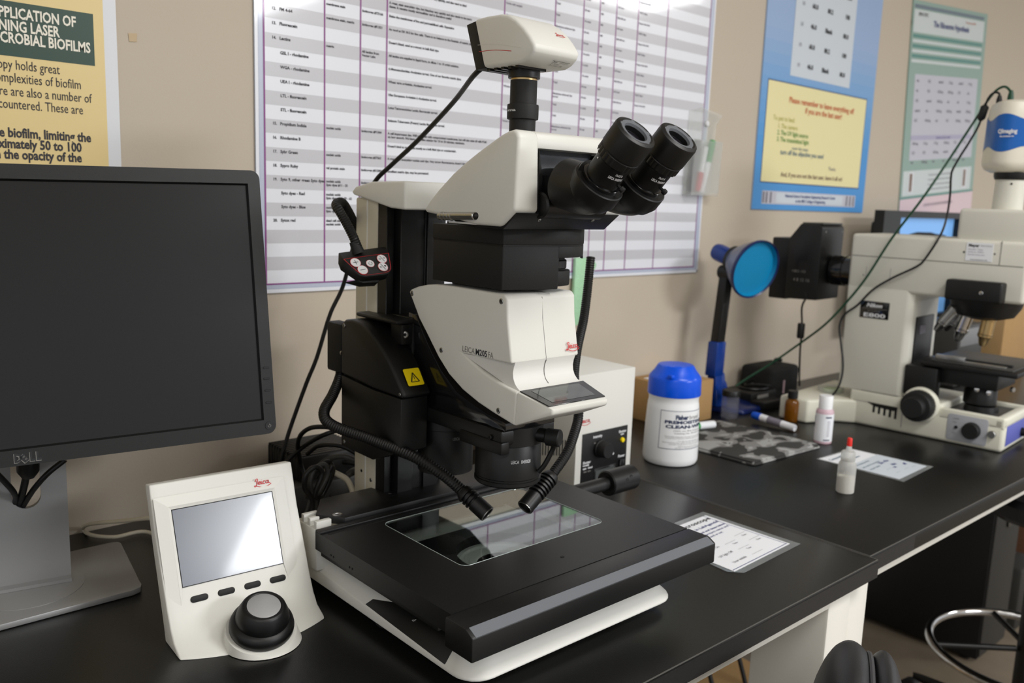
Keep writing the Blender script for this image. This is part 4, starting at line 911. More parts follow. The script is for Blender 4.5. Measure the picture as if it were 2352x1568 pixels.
m = MB(); q = g(500,1040); m.lathe([(0,0),(.0165,0),(.0165,.004),(.0150,.005),(.0142,.020),(.0132,.0215),(0,.0215)],'black_matte',(q.x-.004,fy,q.z+.003),(0,-1,0),40,fn=lambda k,h: 1 if k % 2 else .97); m.lathe([(0,0),(.0024,0),(.0024,.003),(0,.003)],'ink_white',(q.x+.0150,fy-.012,q.z-.006),(0,-1,0),14); m.build('dial',ls)
m = MB(); q = g(697,947); m.lathe([(0,0),(.0048,0),(.004,.003),(0,.004)],'label_yellow',(q.x,fy,q.z),(0,-1,0),24); o = m.build('indicator_lamp',ls); o['label'] = 'yellow lamp'
m = MB(); a = g(432,1222); b = g(632,1275); m.box((a.x,fy-.001,b.z-.004),(b.x,fy,a.z),'black_gloss',.0004); m.box((a.x+.003,fy-.0014,b.z),(b.x-.004,fy-.0008,a.z-.004),'lcd_face'); m.build('display',ls)
m = MB(); a = g(668,1135); m.box((a.x,fy-.003,a.z-.018),(a.x+.013,fy,a.z),'black_gloss',.0008); m.build('power_switch',ls)
m = MB(); q = g(298,815); m.script_logo(FACE_Y(q.x,by0-.0004,q.z),.0275); m.build('logo',ls)

# ------------------------------------------------------------------ wipes canister
wc = thing('wipes_canister','white plastic wipes canister with bright blue lid on the black table','canister',(1.351,1.022,TZ))
m = MB(); m.lathe([(0,0),(.046,0),(.0508,.0022),(.0532,.007),(.0535,.014),(.0530,.04),(.0518,.075),(.0502,.108),(.0493,.118),(.0482,.122),(.0482,.130),(.0500,.134),(.0503,.138),(0,.138)],'bottle_white',(1.351,1.022,TZ),n=72); m.build('canister_body',wc)
m = MB(); m.lathe([(.0495,.1355),(.0512,.1355),(.0516,.137),(.0508,.166),(.0498,.170),(.0470,.1735),(.0400,.182),(.0350,.1905),(.0330,.1925),(.020,.1935),(0,.194)],'lid_blue',(1.351,1.022,TZ),n=72,fn=lambda k,h: 1+(.012*math.cos(8*2*math.pi*k/72) if .172 < h < .192 else 0)); m.box((1.303,.993,TZ+.174),(1.312,1.003,TZ+.180),'lid_blue',.001); m.build('lid',wc)
m = MB(); ac = math.atan2(-1.022,-1.351)
def rr(z):
    P = ((0,.0535),(.014,.0535),(.04,.0530),(.075,.0518),(.108,.0502),(.12,.0493))
    for (a, ra), (b, rb) in zip(P, P[1:]):
        if z <= b: return ra+(rb-ra)*(z-a)/(b-a)+.0003
    return .0496
def wl(p): return (1.351+(rr(p.y)+p.z)*math.cos(ac+p.x/.0515),1.022+(rr(p.y)+p.z)*math.sin(ac+p.x/.0515),TZ+p.y)
def strip(x0, y0, x1, y1, mt, z=.0):
    t = bmesh.new(); n = 24 if x1-x0 > .01 else 1; L = [(t.verts.new(wl(V((x0+(x1-x0)*k/n,y0,z)))),t.verts.new(wl(V((x0+(x1-x0)*k/n,y1,z))))) for k in range(n+1)]
    for a, b in zip(L, L[1:]): t.faces.new((a[0],b[0],b[1],a[1]))
    kk = m.mi(mt)
    for f in t.faces: f.material_index = kk
    me = bpy.data.meshes.new('tmp'); t.to_mesh(me); t.free(); m.bm.from_mesh(me); bpy.data.meshes.remove(me)
x0, x1, y0, y1 = -.0235, .0965, .0365, .1110
strip(x0,y0,x1,y1,'bottle_white'); w_ = .0010
for a in ((x0,y0,x1,y0+w_),(x0,y1-w_,x1,y1),(x0,y0,x0+w_,y1),(x1-w_,y0,x1,y1)): strip(*a,'label_navy',.0001)
xc_ = (x0+x1)/2
def wt(s, y, sz, wdt, mt='label_navy', b=0): 
    wtext(m,s,sz,mt,wl,xc_,y,wdt,b,'CENTER',.0002)
wtext(m,'Fisher',.0118,'label_navy',wl,.0065,.0948,.0262,.0006,'LEFT',.0002); wtext(m,'brand',.0118,'ink_grey',wl,.0345,.0948,.026,0,'LEFT',.0002)
wt('PREMOISTENED',.0865,.0082,.101,b=.0004); wt('CLEAN-WIPES',.0778,.0082,.097,b=.0004)
for k, (s, y) in enumerate((('(70% v/v IPA Solution)',.0715),('Catalog No. 06-665-24',.0668),('Continually dispenses one wipe at a time for quick cleaning',.0605),('of laboratory benches, balances, glass and metal surfaces',.0575),('• For lab use only, flammable •',.0520),('Keep away from heat, sparks and open flame. Avoid contact with eyes',.0488),('and skin. Keep the lid closed when not in use',.0456),('100 Premoistened Wipes',.0413),('15 cm x 18 cm (6 in x 7 in)',.0385))):
    wt(s,y,.0040 if k < 2 else .0030,[.066,.062,.098,.094,.05,.104,.08,.046,.056][k],'ink_grey')
m.build('label',wc)

# ------------------------------------------------------------------ small things on the right table
m = MB(); m.box((1.545,1.1735,TZ+.0004),(1.6995,1.295,.8465),'cardboard',.0015); m.box((1.56,1.19,.8463),(1.605,1.27,.8472),'paper_white'); m.box((1.615,1.1735,.8462),(1.63,1.295,.8468),'tape_tan')
tag(recentre(m.build('cardboard_box'),(1.62,1.23,TZ)),'brown cardboard box behind the wipes canister','box')
cam_mat = mat('camo_cloth',(120,120,118),.85); nt = cam_mat.node_tree; b_ = nt.nodes['Principled BSDF']
tc_ = nt.nodes.new('ShaderNodeTexCoord'); mp_ = nt.nodes.new('ShaderNodeMapping'); mp_.inputs['Scale'].default_value = (1,1.5,1); nz = nt.nodes.new('ShaderNodeTexNoise'); nz.inputs['Scale'].default_value = 15; nz.inputs['Detail'].default_value = 2.2; nz.inputs['Distortion'].default_value = .6
rp_ = nt.nodes.new('ShaderNodeValToRGB'); rp_.color_ramp.interpolation = 'CONSTANT'
rp_.color_ramp.elements[0].color = (*lin((52,51,49)),1); rp_.color_ramp.elements[1].position = .47; rp_.color_ramp.elements[1].color = (*lin((128,127,125)),1)
e_ = rp_.color_ramp.elements.new(.565); e_.color = (*lin((160,160,158)),1); e_ = rp_.color_ramp.elements.new(.66); e_.color = (*lin((58,57,55)),1)
nt.links.new(tc_.outputs['Object'],mp_.inputs[0]); nt.links.new(mp_.outputs[0],nz.inputs['Vector']); nt.links.new(nz.outputs['Fac'],rp_.inputs[0]); nt.links.new(rp_.outputs[0],b_.inputs['Base Color'])
m = MB(); base = [(1.447,1.045),(1.452,.902),(1.458,.896),(1.685,.886),(1.690,.892),(1.689,1.006),(1.678,1.14),(1.672,1.146),(1.56,1.108)]
m.prism(base,'z',TZ+.0006,TZ+.0048,'camo_cloth',.0018,2); m.prism([(p[0]+(.004 if p[0] < 1.5 else -.001),p[1]+.003) for p in base],'z',TZ+.0046,TZ+.0085,'camo_cloth',.0018,2)
tag(recentre(m.build('cloth_pouch'),(1.58,1.0,TZ)),'folded grey camouflage cloth pouch lying flat on the black table','pouch')
marker(at(1540,984,z=.7675),at(1640,974,z=.7675),.0092,'green_marker','paper_white','white marker pen with green print lying behind the wipes canister',.05,band='green_marker')
marker(at(1729,952,z=.7668),at(1826,983,z=.7600),.0088,'blue_marker','paper_white','white marker pen with a blue cap lying beside the camouflage pouch',.2,band='ink_soft')
jr = thing('specimen_jar','small clear jar with black lid beside the blue magnifier lamp','jar',(1.752,1.158,TZ))
m = MB(); m.lathe([(0,.0),(.019,.0),(.0205,.002),(.0205,.050),(.018,.055),(.0165,.055),(.0185,.049),(.019,.004),(0,.003)],'clear_plastic',(1.752,1.158,TZ+.0003),n=36); m.build('jar_body',jr)
m = MB(); m.lathe([(0,.053),(.0212,.053),(.0212,.066),(.0205,.067),(0,.067)],'black_satin',(1.752,1.158,TZ),n=40); m.build('lid',jr)
vl = thing('amber_vial','small amber glass vial with black cap behind the blue capped marker','vial',(1.847,1.051,TZ))
m = MB(); m.lathe([(0,.0),(.0145,.0),(.0158,.002),(.0158,.044),(.0145,.049),(.0095,.054),(.0095,.06),(0,.06)],'amber',(1.847,1.051,TZ+.0003),n=32); m.build('vial_body',vl)
m = MB(); m.lathe([(0,.056),(.0118,.056),(.0118,.073),(.011,.074),(0,.074)],'black_satin',(1.847,1.051,TZ),n=32); m.build('cap',vl)
wb = thing('reagent_bottle','white capped reagent bottle with paper label standing at the corner of the camouflage pouch','bottle',(1.734,.907,TZ))
m = MB(); bw = (1.735,.908,TZ); m.lathe([(0,.0),(.0170,.0),(.0186,.002),(.0186,.068),(.0175,.073),(.0128,.077),(0,.077)],'pink_tint',bw,n=40); m.build('bottle_body',wb)
m = MB(); m.lathe([(0,.076),(.0145,.076),(.0145,.103),(.0138,.1045),(0,.1045)],'bottle_white',bw,n=40,fn=lambda k,h: 1 if k % 2 else .985); m.build('cap',wb)
m = MB(); m.lathe([(.0187,.006),(.0189,.006),(.0189,.066),(.0187,.066)],'paper_white',bw,n=48)
fn = wrap((bw[0],bw[1],bw[2]),.0190,math.atan2(-bw[1],-bw[0]))
def lrect(a, b, c, d, mt):
    t = bmesh.new(); n = 6; L = [(t.verts.new(fn(V((a+(c-a)*k/n,b,.0002)))),t.verts.new(fn(V((a+(c-a)*k/n,d,.0002))))) for k in range(n+1)]
    for p, q in zip(L, L[1:]): t.faces.new((p[0],q[0],q[1],p[1]))
    m.add(t, mt)
lrect(.003,.058,.0165,.061,'label_navy'); lrect(.001,.0085,.0155,.011,'label_navy'); lrect(-.0275,.035,-.0235,.06,'label_navy')
for k in range(9): lrect(.007,.018+.004*k,.0135,.0192+.004*k,'ink_soft')
m.build('label',wb)
db = thing('dropper_bottle','small translucent dropper bottle with red tip standing in front of the laminated card','bottle',(1.457,.711,TZ))
bw = (1.457,.711,TZ); m = MB(); m.lathe([(0,.0),(.0135,.0),(.0156,.002),(.0156,.046),(.0148,.053),(.0115,.059),(.0095,.0605),(0,.0605)],'bottle_haze',bw,n=40); m.build('bottle_body',db)
m = MB(); m.lathe([(0,.0012),(.0138,.0012),(.0148,.003),(.0148,.030),(0,.030)],'liquid',bw,n=36); m.build('liquid',db)
m = MB(); m.lathe([(0,.059),(.0118,.059),(.0122,.060),(.0122,.074),(.0105,.0765),(.0055,.078),(.0038,.088),(0,.088)],'bottle_haze',bw,n=40,fn=lambda k,h: 1 if (k % 2 or h > .0745) else .975); m.build('collar',db)
m = MB(); m.lathe([(0,.086),(.0046,.086),(.0043,.099),(.0034,.1005),(0,.1005)],'cap_red',bw,n=20); m.build('tip_cap',db)
def card(label, corners, paper, draw, grp=None):
    z = TZ+.0005; t = thing('laminated_card',label,'card',(sum(c[0] for c in corners)/4,sum(c[1] for c in corners)/4,TZ),grp)
    m = MB(); m.prism(corners,'z',z,z+.0004,'sleeve'); m.build('sleeve',t)
    m = MB(); m.prism(paper,'z',z+.0004,z+.0007,'paper_white')
    o, xd, yd = V((*paper[0],z+.0009)), V((*paper[1],0))-V((*paper[0],0)), V((*paper[3],0))-V((*paper[0],0))
    draw(m, frame(o,xd,yd), xd.length, yd.length); m.build('paper',t)
def d1(m, X, w, h):
    f = lambda s, x, y, sz, mt, b=0, wd=None: m.text(s,sz,mt,X @ T((x*w,y*h,0)),wd,b)
    f('Stereo Microscope',.08,.885,.0125,'ink_black',.0003,.89*w)
    f('Log all sessions in LabAgenda!',.10,.785,.0082,'ink_navy',.0002,.86*w); f('Record your start and end times below',.12,.705,.0066,'ink_navy',.0002,.84*w); f('and sign with the project name and',.12,.648,.0066,'ink_navy',.0001,.82*w); f('leave the bench as found or not',.12,.590,.0066,'ink_navy',.0001,.62*w)
    for s, y in (('UV light On',.40),('UV light Off',.25),('User initials',.10)): f(s,.16,y,.0072,'ink_text'); m.rect(.47*w,y*h,.66*w,y*h+.0004,'ink_black',0,X)
    for x, y in ((.74,.46),(.76,.31)): m.rect(x*w,y*h,(x+.19)*w,y*h+.0004,'ink_black',0,X); f('Date',(x+.07),y-.055,.0055,'ink_text')
    for x, y in ((.55,.345),(.55,.195)): f('Time',x,y,.0055,'ink_text')
    m.rect(.01*w,.02*h,.985*w,.028*h,'ink_navy',0,X); m.rect(.965*w,.02*h,.972*w,.99*h,'ink_navy',0,X)
card('laminated sign-in card lying beside the right end of the microscope stage',[(.992,.640),(1.008,.623),(1.168,.630),(1.161,.803),(1.005,.797)],[(1.000,.633),(1.1545,.640),(1.1500,.790),(1.003,.786)],d1)
def d2(m, X, w, h):
    f = lambda s, x, y, sz, mt, b=0: m.text(s,sz,mt,X @ T((x*w,y*h,0)),None,b)
    m.rect(0,0,w,h*.62,'poster_sky',-.0001,X); f('Compound Microscope',.06,.86,.0105,'ink_steel',.0003); f('UV and camera sessions',.10,.72,.0078,'ink_steel',.0002)
    for y, s in ((.55,'Turn the lamp on first'),(.46,'Let it warm for ten minutes'),(.37,'Log your session')): f(s,.08,y,.0068,'ink_steel',.0002)
    for x, y, s in ((.52,.40,'20x  40x'),(.62,.28,'60x'),(.50,.22,'on'),(.80,.20,'off')): f(s,x,y,.011,'ink_navy',.0005)
    for x, y in ((.30,.25),(.55,.12),(.75,.10),(.25,.12)): m.rect(x*w,y*h,(x+.15)*w,y*h+.0005,'ink_steel',0,X)
card('pale blue laminated card lying on the table behind the dropper bottle',[(1.606,.672),(1.756,.680),(1.740,.846),(1.605,.849)],[(1.614,.684),(1.746,.689),(1.736,.839),(1.609,.845)],d2)
# ------------------------------------------------------------------ compound microscope at the right
nk = thing('compound_microscope','cream compound microscope with black lamp housing and blue banded camera on top','microscope',(2.0,.82,TZ))
NKX = frame((1.9795,.6325,TZ),(.9976,.0692,0),(-.0692,.9976,0))     # local: w to the right, u to the back, h up
NP = lambda w, u, h: NKX @ V((w,u,h))
NF = lambda u, h, w=-.0004: NKX @ frame((w,u,h),(0,-1,0),(0,0,1))   # lettering on the left side
m = MB(NKX)
m.prism([(0,0),(.19,0),(.19,.335),(0,.335)],'z',.0008,.066,'nikon_cream',.008,3)
m.box((.0,.128,.05),(.19,.335,.0835),'nikon_cream',.006,3)
m.box((.0,.0,.05),(.014,.135,.076),'nikon_cream',.004,3); m.box((.176,.0,.05),(.19,.135,.076),'nikon_cream',.004,3); m.box((.0,.0,.05),(.19,.022,.0745),'nikon_cream',.006,3)
m.prism([(.0,.315),(-.027,.354),(-.098,.391),(-.098,.462),(.20,.462),(.20,.315)],'z',.0008,.0565,'nikon_cream',.006,3); m.build('stand_base',nk)
m = MB(NKX); m.box((.014,.022,.06),(.176,.13,.0672),'cable_grey'); m.lathe([(0,0),(.036,0),(.034,.012),(.028,.014),(.0,.014)],'black_satin',(.095,.075,.067),n=40); m.build('field_lens',nk)
m = MB(NKX); m.prism([(.010,.214),(.0,.226),(.0,.366),(.17,.366),(.17,.214)],'z',.08,.33,'nikon_white',.005,3); m.prism([(.008,.213),(.008,.25),(.165,.25),(.165,.213)],'z',.30,.33,'nikon_white',.004); m.build('arm',nk)
m = MB(NKX); m.box((.030,.2105,.10),(.14,.216,.265),'black_satin',.002); m.box((.05,.2085,.225),(.085,.2108,.245),'ink_soft'); m.box((.072,.200,.118),(.08,.2108,.150),'steel',.002); m.box((.02,.206,.085),(.16,.217,.112),'black_gloss',.002); m.build('arm_front_plate',nk)
m = MB(NKX); m.box((.0,-.004,.318),(.18,.367,.4465),'nikon_white',.008,3); m.box((.012,-.002,.440),(.17,.1435,.512),'nikon_white',.008,3)
m.box((-.0006,.004,.3955),(.002,.362,.3970),'ink_grey'); m.box((-.0006,.0485,.397),(.002,.0497,.4465),'ink_grey'); m.box((-.0004,.27,.340),(.002,.2706,.372),'ink_soft'); m.box((-.0004,.325,.340),(.002,.3256,.372),'ink_soft')
screw(m,(0,.331,.352),(-1,0,0),.002); m.build('head',nk)
m = MB(NKX); m.box((-.002,.113,.057),(.0005,.030,.0675),'nikon_grey'); 
m = MB(NKX); m.prism(rrect(-.113,.0085,-.031,.0675,.006),'x',-.0012,.001,'nikon_grey',.0006,X=Matrix(((1,0,0,0),(0,-1,0,0),(0,0,1,0),(0,0,0,1)))); m.lathe([(0,0),(.0038,0),(.003,.003),(0,.003)],'black_deep',(-.001,.094,.039),(-1,0,0),16)
for k, (u_, h_) in enumerate(((.094,.056),(.094,.048),(.094,.024))): m.text(('LAMP','ON','ADJ')[k],.005,'ink_grey',NKX.inverted() @ NF(u_+.008,h_,-.0015))
m.build('lamp_panel',nk)
m = MB(NKX); m.lathe([(0,0),(.0185,0),(.0185,.004),(.0175,.014),(.0165,.0155),(0,.0155)],'black_matte',(-.001,.062,.038),(-1,0,0),40,fn=lambda k,h: 1 if k % 2 else .97); m.build('brightness_dial',nk)
m = MB(NKX); m.lathe([(0,0),(.0078,0),(.0078,.007),(.007,.008),(0,.008)],'steel',(0,.0215,.0385),(-1,0,0),28); m.build('filter_screw',nk)
m = MB(NKX); m.prism([(-.292,.0585),(-.222,.0575),(-.222,.052),(-.230,.0475),(-.275,.0505)],'x',-.0008,.001,'black_deep',X=Matrix(((1,0,0,0),(0,-1,0,0),(0,0,1,0),(0,0,0,1))))
for k in range(5): m.box((-.0008,.2225+.0125*k,.030+.0015*k),(.001,.2275+.0125*k,.052),'black_deep')
m.box((-.0004,.210,.014),(.001,.211,.060),'ink_soft'); m.box((-.0004,.215,.0835),(.001,.31,.0843),'ink_grey'); m.build('filter_sliders',nk)
m = MB(NKX); m.lathe([(0,0),(.040,0),(.040,.008),(.036,.012),(0,.012)],'nikon_cream',(.001,.172,.0745),(-1,0,0),48); m.lathe([(0,.01),(.0345,.01),(.0352,.014),(.0345,.034),(.032,.038),(.024,.039),(.0235,.056),(.022,.058),(0,.058)],'black_matte',(.001,.172,.0745),(-1,0,0),56,fn=lambda k,h: 1 if (k % 2 or h > .058) else .975); m.build('focus_knob',nk)
m = MB(NKX); m.box((-.0012,.264,.2545),(.0005,.330,.2935),'black_gloss',.0004)
m.text('Nikon',.0118,'ink_white',NKX.inverted() @ NF(.316,.2805,-.0016),.036,.0004,.25); m.rect(.2680,.2765,.3262,.2773,'ink_grey',0,NKX.inverted() @ frame(NKX @ V((-.0015,0,0)),NKX.to_3x3() @ V((0,1,0)),(0,0,1)))
m.text('ECLIPSE',.0050,'ink_grey',NKX.inverted() @ NF(.312,.2695,-.0016),.028); m.text('E800',.0125,'ink_white',NKX.inverted() @ NF(.322,.2575,-.0016),.050,.0003); m.build('name_plate',nk)
m = MB(NKX); m.box((-.0010,.0640,.4020),(.0005,.1165,.4405),'paper_white'); screw(m,(0,.1205,.4195),(-1,0,0),.0022,'black_satin'); screw(m,(0,.0600,.4195),(-1,0,0),.0022)
m.text('Meyer',.0085,'ink_black',NKX.inverted() @ NF(.1125,.4320,-.0013),.021,.0003); m.text('Instruments',.0050,'ink_grey',NKX.inverted() @ NF(.0885,.4335,-.0013),.021)
for k, s_ in enumerate(('Houston, Texas','Serial no. 704921','Service every year')): m.text(s_,.0045,'ink_soft',NKX.inverted() @ NF(.1125,.4250-.0055*k,-.0013))
m.text('www.meyerinst.com',.0048,'ink_text',NKX.inverted() @ NF(.107,.4035,-.0013),.034); m.build('service_sticker',nk)
m = MB(NKX); m.box((-.030,.030,.3180),(.05,.1415,.3615),'black_satin',.005,3); m.lathe([(0,0),(.0042,0),(.004,.003),(0,.0036)],'chrome',(-.030,.068,.338),(-1,0,0),20); m.build('filter_slider_box',nk)
m = MB(NKX); m.lathe([(0,0),(.075,0),(.070,.018),(.058,.038),(.030,.046),(0,.046)],'black_satin',(.09,.09,.318),(0,0,-1),48); m.build('nosepiece',nk)
def objv(w0,u0,h0,w1,u1,h1,mt,r=.0125):
    a = V((w0,u0,h0)); b = V((w1,u1,h1)); L = (b-a).length; m = MB(NKX)
    m.lathe([(0,-.004),(r*1.12,-.004),(r*1.12,.006),(r,.007),(r,L*.55),(r*1.04,L*.56),(r*1.04,L*.66),(r*.8,L*.72),(r*.62,L*.9),(r*.4,L),(0,L)],mt,a,b-a,36)
    m.lathe([(r*1.045,L*.585),(r*1.05,L*.585),(r*1.05,L*.605),(r*1.045,L*.605)],'black_deep',a,b-a,36); m.build('objective_lens',nk)
objv(.065,.146,.288,.062,.180,.236,'steel'); objv(.085,.122,.284,.086,.139,.216,'chrome',.0145); objv(.085,.079,.276,.085,.086,.212,'brass',.0145); objv(.12,.15,.285,.125,.178,.232,'steel')
m = MB(NKX); m.box((.0,-.012,.163),(.235,.185,.1745),'black_satin',.003); m.box((.012,.0,.1742),(.22,.165,.1775),'cable_grey',.001); m.box((.03,.02,.177),(.075,.15,.1795),'steel',.0008); m.box((.05,.012,.1775),(.062,.155,.1825),'black_deep',.001); m.box((.02,.10,.1775),(.03,.16,.19),'steel',.001); m.build('specimen_stage',nk)
m = MB(NKX); m.box((.028,.03,.125),(.165,.215,.164),'black_satin',.004); m.lathe([(0,0),(.034,0),(.034,.03),(.026,.045),(0,.045)],'black_satin',(.095,.08,.083),n=40); m.box((.0,.145,.092),(.03,.216,.16),'black_satin',.004)
m.lathe([(0,0),(.005,0),(.005,.006),(0,.007)],'chrome',(.060,.055,.115),(-1,-.4,0),18); m.lathe([(0,0),(.005,0),(.005,.006),(0,.007)],'chrome',(.062,.08,.118),(-1,-.4,0),18); m.lathe([(0,0),(.006,0),(.005,.006),(0,.006)],'steel',(.09,.018,.125),(-.5,-1,0),18); m.build('condenser',nk)
m = MB(NKX); m.box((.020,-.0012,.012),(.172,.001,.0555),'nikon_violet',.0006); m.lathe([(0,0),(.010,0),(.009,.012),(0,.012)],'black_satin',(.135,-.001,.026),(0,-1,0),24); m.build('front_panel',nk)
# lamp housing behind the arm
m = MB(NKX); mir = Matrix(((0,1,0,0),(1,0,0,0),(0,0,1,0),(0,0,0,1)))
m.prism([(.430,.283),(.430,.455),(.436,.4625),(.485,.4635),(.512,.428),(.512,.280)],'x',-.020,.10,'black_satin',.003,2); m.box((-.012,.511,.277),(.095,.560,.427),'black_satin',.003)
m.box((-.014,.432,.4625),(.092,.484,.4665),'cable_grey',.001); screw(m,(.0,.4305,.446),(0,-1,0),.003); screw(m,(.09,.4305,.446),(0,-1,0),.003)
q_ = lambda u, h: NKX.inverted() @ NF(u,h,-.0212)
m.box((-.0212,.452,.352),(-.0195,.482,.376),'black_deep'); m.text('HBO 103',.009,'ink_grey',q_(.497,.346)); m.text('4 8 12 16',.011,'ink_grey',q_(.493,.325)); m.box((-.0225,.452,.285),(-.0195,.461,.30),'black_deep'); m.build('lamp_housing',nk)
m = MB(NKX); m.lathe([(0,0),(.030,0),(.036,.006),(.0355,.022),(.037,.023),(.037,.036),(.0345,.037),(.0345,.050),(.036,.051),(.036,.064),(0,.064)],'black_gloss',(.052,.4305,.354),(0,-1,0),48); m.build('lamp_collector',nk)
# camera
m = MB(NKX); m.lathe([(0,.508),(.0295,.508),(.0285,.578),(0,.578)],'nikon_white',(.082,.070,0),n=48); m.lathe([(0,.575),(.031,.575),(.0335,.582),(.0335,.594),(0,.594)],'black_satin',(.082,.070,0),n=48); screw(m,(.0545,.060,.566),(-1,-.3,0),.0022,'black_satin'); m.build('camera_adapter',nk)
lob = lambda k, h: 1+.065*math.cos(4*(2*math.pi*k/64)+.6)
m = MB(NKX); m.lathe([(0,.590),(.040,.590),(.052,.596),(.0578,.606),(.0582,.612),(.0572,.640),(.0562,.700),(.0545,.722),(.050,.733),(.040,.7385),(0,.7395)],'camera_white',(.088,.072,0),n=64,fn=lob)
for k in range(4): m.lathe([(0,0),(.003,0),(.003,.001)],'black_deep',(.088+.05*math.cos(k*1.57-2.4),.072+.05*math.sin(k*1.57-2.4),.601),(math.cos(k*1.57-2.4),math.sin(k*1.57-2.4),-.5),10)
cb = m.build('camera',nk)
t = bmesh.new(); rows_ = []
for j in range(9):
    rw = []
    for k in range(64):
        a = 2*math.pi*k/64; rr_ = (.0576-.0012*j/8)*lob(k,0)+.0004; wv = .006*math.cos(4*a+.6)
        rw.append(t.verts.new((.088+rr_*math.cos(a),.072+rr_*math.sin(a),.637-wv+(.066+2*wv)*j/8)))
    rows_.append(rw)
for a, b in zip(rows_, rows_[1:]):
    for k in range(64): t.faces.new((a[k],a[(k+1)%64],b[(k+1)%64],b[k]))
m = MB(NKX); m.add(t,'camera_blue'); m.build('colour_band',cb)
ac2 = math.atan2(-.566,-2.107)-.28
fnc = lambda p: (.088+(.0622+p.z)*math.cos(ac2+p.x/.06),.072+(.0622+p.z)*math.sin(ac2+p.x/.06),.669+p.y)
m = MB(NKX); wtext(m,'QImaging',.0115,'ink_white',fnc,0,0,.036,.0006,'CENTER',.0004); wtext(m,'MicroPublisher 5.0',.0040,'ink_white',fnc,0,-.008,.026,.0002,'CENTER',.0004); m.build('camera_lettering',cb)
# camera cables
gp = [NP(.087,.0916,.739),NP(.087,.0916,.752),at(2318,206,y=.735),at(2306,199,y=.75),at(2288,208,y=.765),at(2268,232,y=.78),at(2240,275,y=.80),at(2130,440,x=1.955),at(2050,545,x=1.945),at(1990,637,x=1.94),at(1945,693,x=1.935),at(1895,745,x=1.93),at(1838,788,y=1.10),at(1775,832,y=1.16),at(1720,866,y=1.20),at(1690,886,y=1.22)]
m = MB(); m.tube(gp,.0026,'cable_green',10,10); m.lathe([(0,0),(.0062,0),(.0062,.012),(.005,.02),(.003,.026),(0,.026)],'cable_green',NP(.087,.0916,.7365),(0,0,1),20)
tag(recentre(m.build('camera_cable'),tuple(gp[-1])),'long green cable slanting from the blue banded camera down across the wall','cable')
bp_ = [NP(.090,.114,.733),NP(.090,.114,.750),at(2294,214,y=.755),at(2283,213,y=.765),at(2270,226,y=.775),at(2258,258,y=.785),at(2247,290,y=.79),at(2224,330,y=.80),at(2206,358,y=.81),at(2188,390,y=.82),at(2184,410,y=.825),at(2182,450,y=.84),at(2174,500,y=.85),at(2160,540,x=1.965),at(2125,594,x=1.955),at(2105,612,x=1.953),at(2050,638,x=1.95),at(2005,665,x=1.95),at(1970,700,x=1.945),at(1940,722,x=1.94),at(1928,750,x=1.935),at(1932,790,x=1.93),at(1936,830,x=1.925),at(1934,862,x=1.92),at(1925,890,x=1.91),at(1912,908,x=1.905)]
m = MB(); m.tube(bp_,.0024,'cable_black',10,10); m.lathe([(0,0),(.0058,0),(.0058,.012),(.004,.020),(0,.022)],'cable_black',NP(.090,.114,.7325),(0,0,1),20); d_ = (bp_[6]-bp_[5]).normalized(); m.lathe([(0,-.010),(.004,-.016),(.0085,-.012),(.0085,.012),(.004,.018),(0,.012)],'black_matte',bp_[5],d_,20)
tag(recentre(m.build('camera_cable'),tuple(bp_[-1])),'black cable with ferrite bead looping from the blue banded camera past the name plate','cable')
lp_ = [NP(-.0205,.455,.288),at(1842,705,y=1.10),at(1842,740,y=1.10),at(1841,770,y=1.10),at(1838,800,y=1.11),at(1836,855,y=1.14),at(1836,885,y=1.17)]
m = MB(); m.tube(lp_,.0024,'cable_black',10,8); m.lathe([(0,0),(.008,0),(.009,.003),(.009,.034),(.008,.037),(0,.037)],'black_satin',at(1841,742,y=1.10),(0,0,-1),20)
tag(recentre(m.build('lamp_cable'),tuple(lp_[-1])),'thin black cable with ferrite bead hanging from the black lamp housing','cable')
# things beside the compound microscope
pdx = at(1908,899,z=TZ+.0568); pd = thing('petri_dish','clear dish with pale green content on the back foot of the compound microscope','dish',tuple(pdx))
m = MB(); m.lathe([(0,0),(.030,0),(.031,.001),(.031,.0125),(.0298,.0125),(.0298,.0015),(0,.0015)],'haze_plastic',pdx,n=40); m.build('dish',pd); m = MB(); m.lathe([(0,.0016),(.022,.0016),(.021,.006),(0,.0065)],'green_tint',pdx+V((.006,0,0)),n=32); m.build('agar',pd)
bxq = at(1888,890,z=TZ)
m = MB(); m.box((1.985,1.195,TZ+.0004),(2.125,1.29,.835),'plush_black',.012,3); m.tube([(2.06,1.24,.83),(2.075,1.24,.845),(2.10,1.24,.842)],.005,'plush_black'); m.box((2.045,1.1942,.765),(2.053,1.196,.80),'pink_tint')
tag(recentre(m.build('black_case'),(2.05,1.24,TZ)),'black boxy case standing on the table behind the compound microscope','case')
pa = thing('power_adapter','flat black power adapter lying at the foot of the wall behind the amber vial','power adapter',(1.95,1.22,TZ))
m = MB(); m.box((1.885,1.185,TZ+.0004),(2.00,1.275,.785),'cable_black',.005); m.build('case',pa); m = MB(); m.box((1.91,1.184,.76),(1.96,1.1865,.778),'ink_grey'); m.build('rating_label',pa)
m = MB(); m.box((1.875,1.14,TZ+.0004),(1.965,1.182,.772),'cable_black',.004); tag(recentre(m.build('plug_block'),(1.92,1.16,TZ)),'small black plug block in front of the flat power adapter','plug')
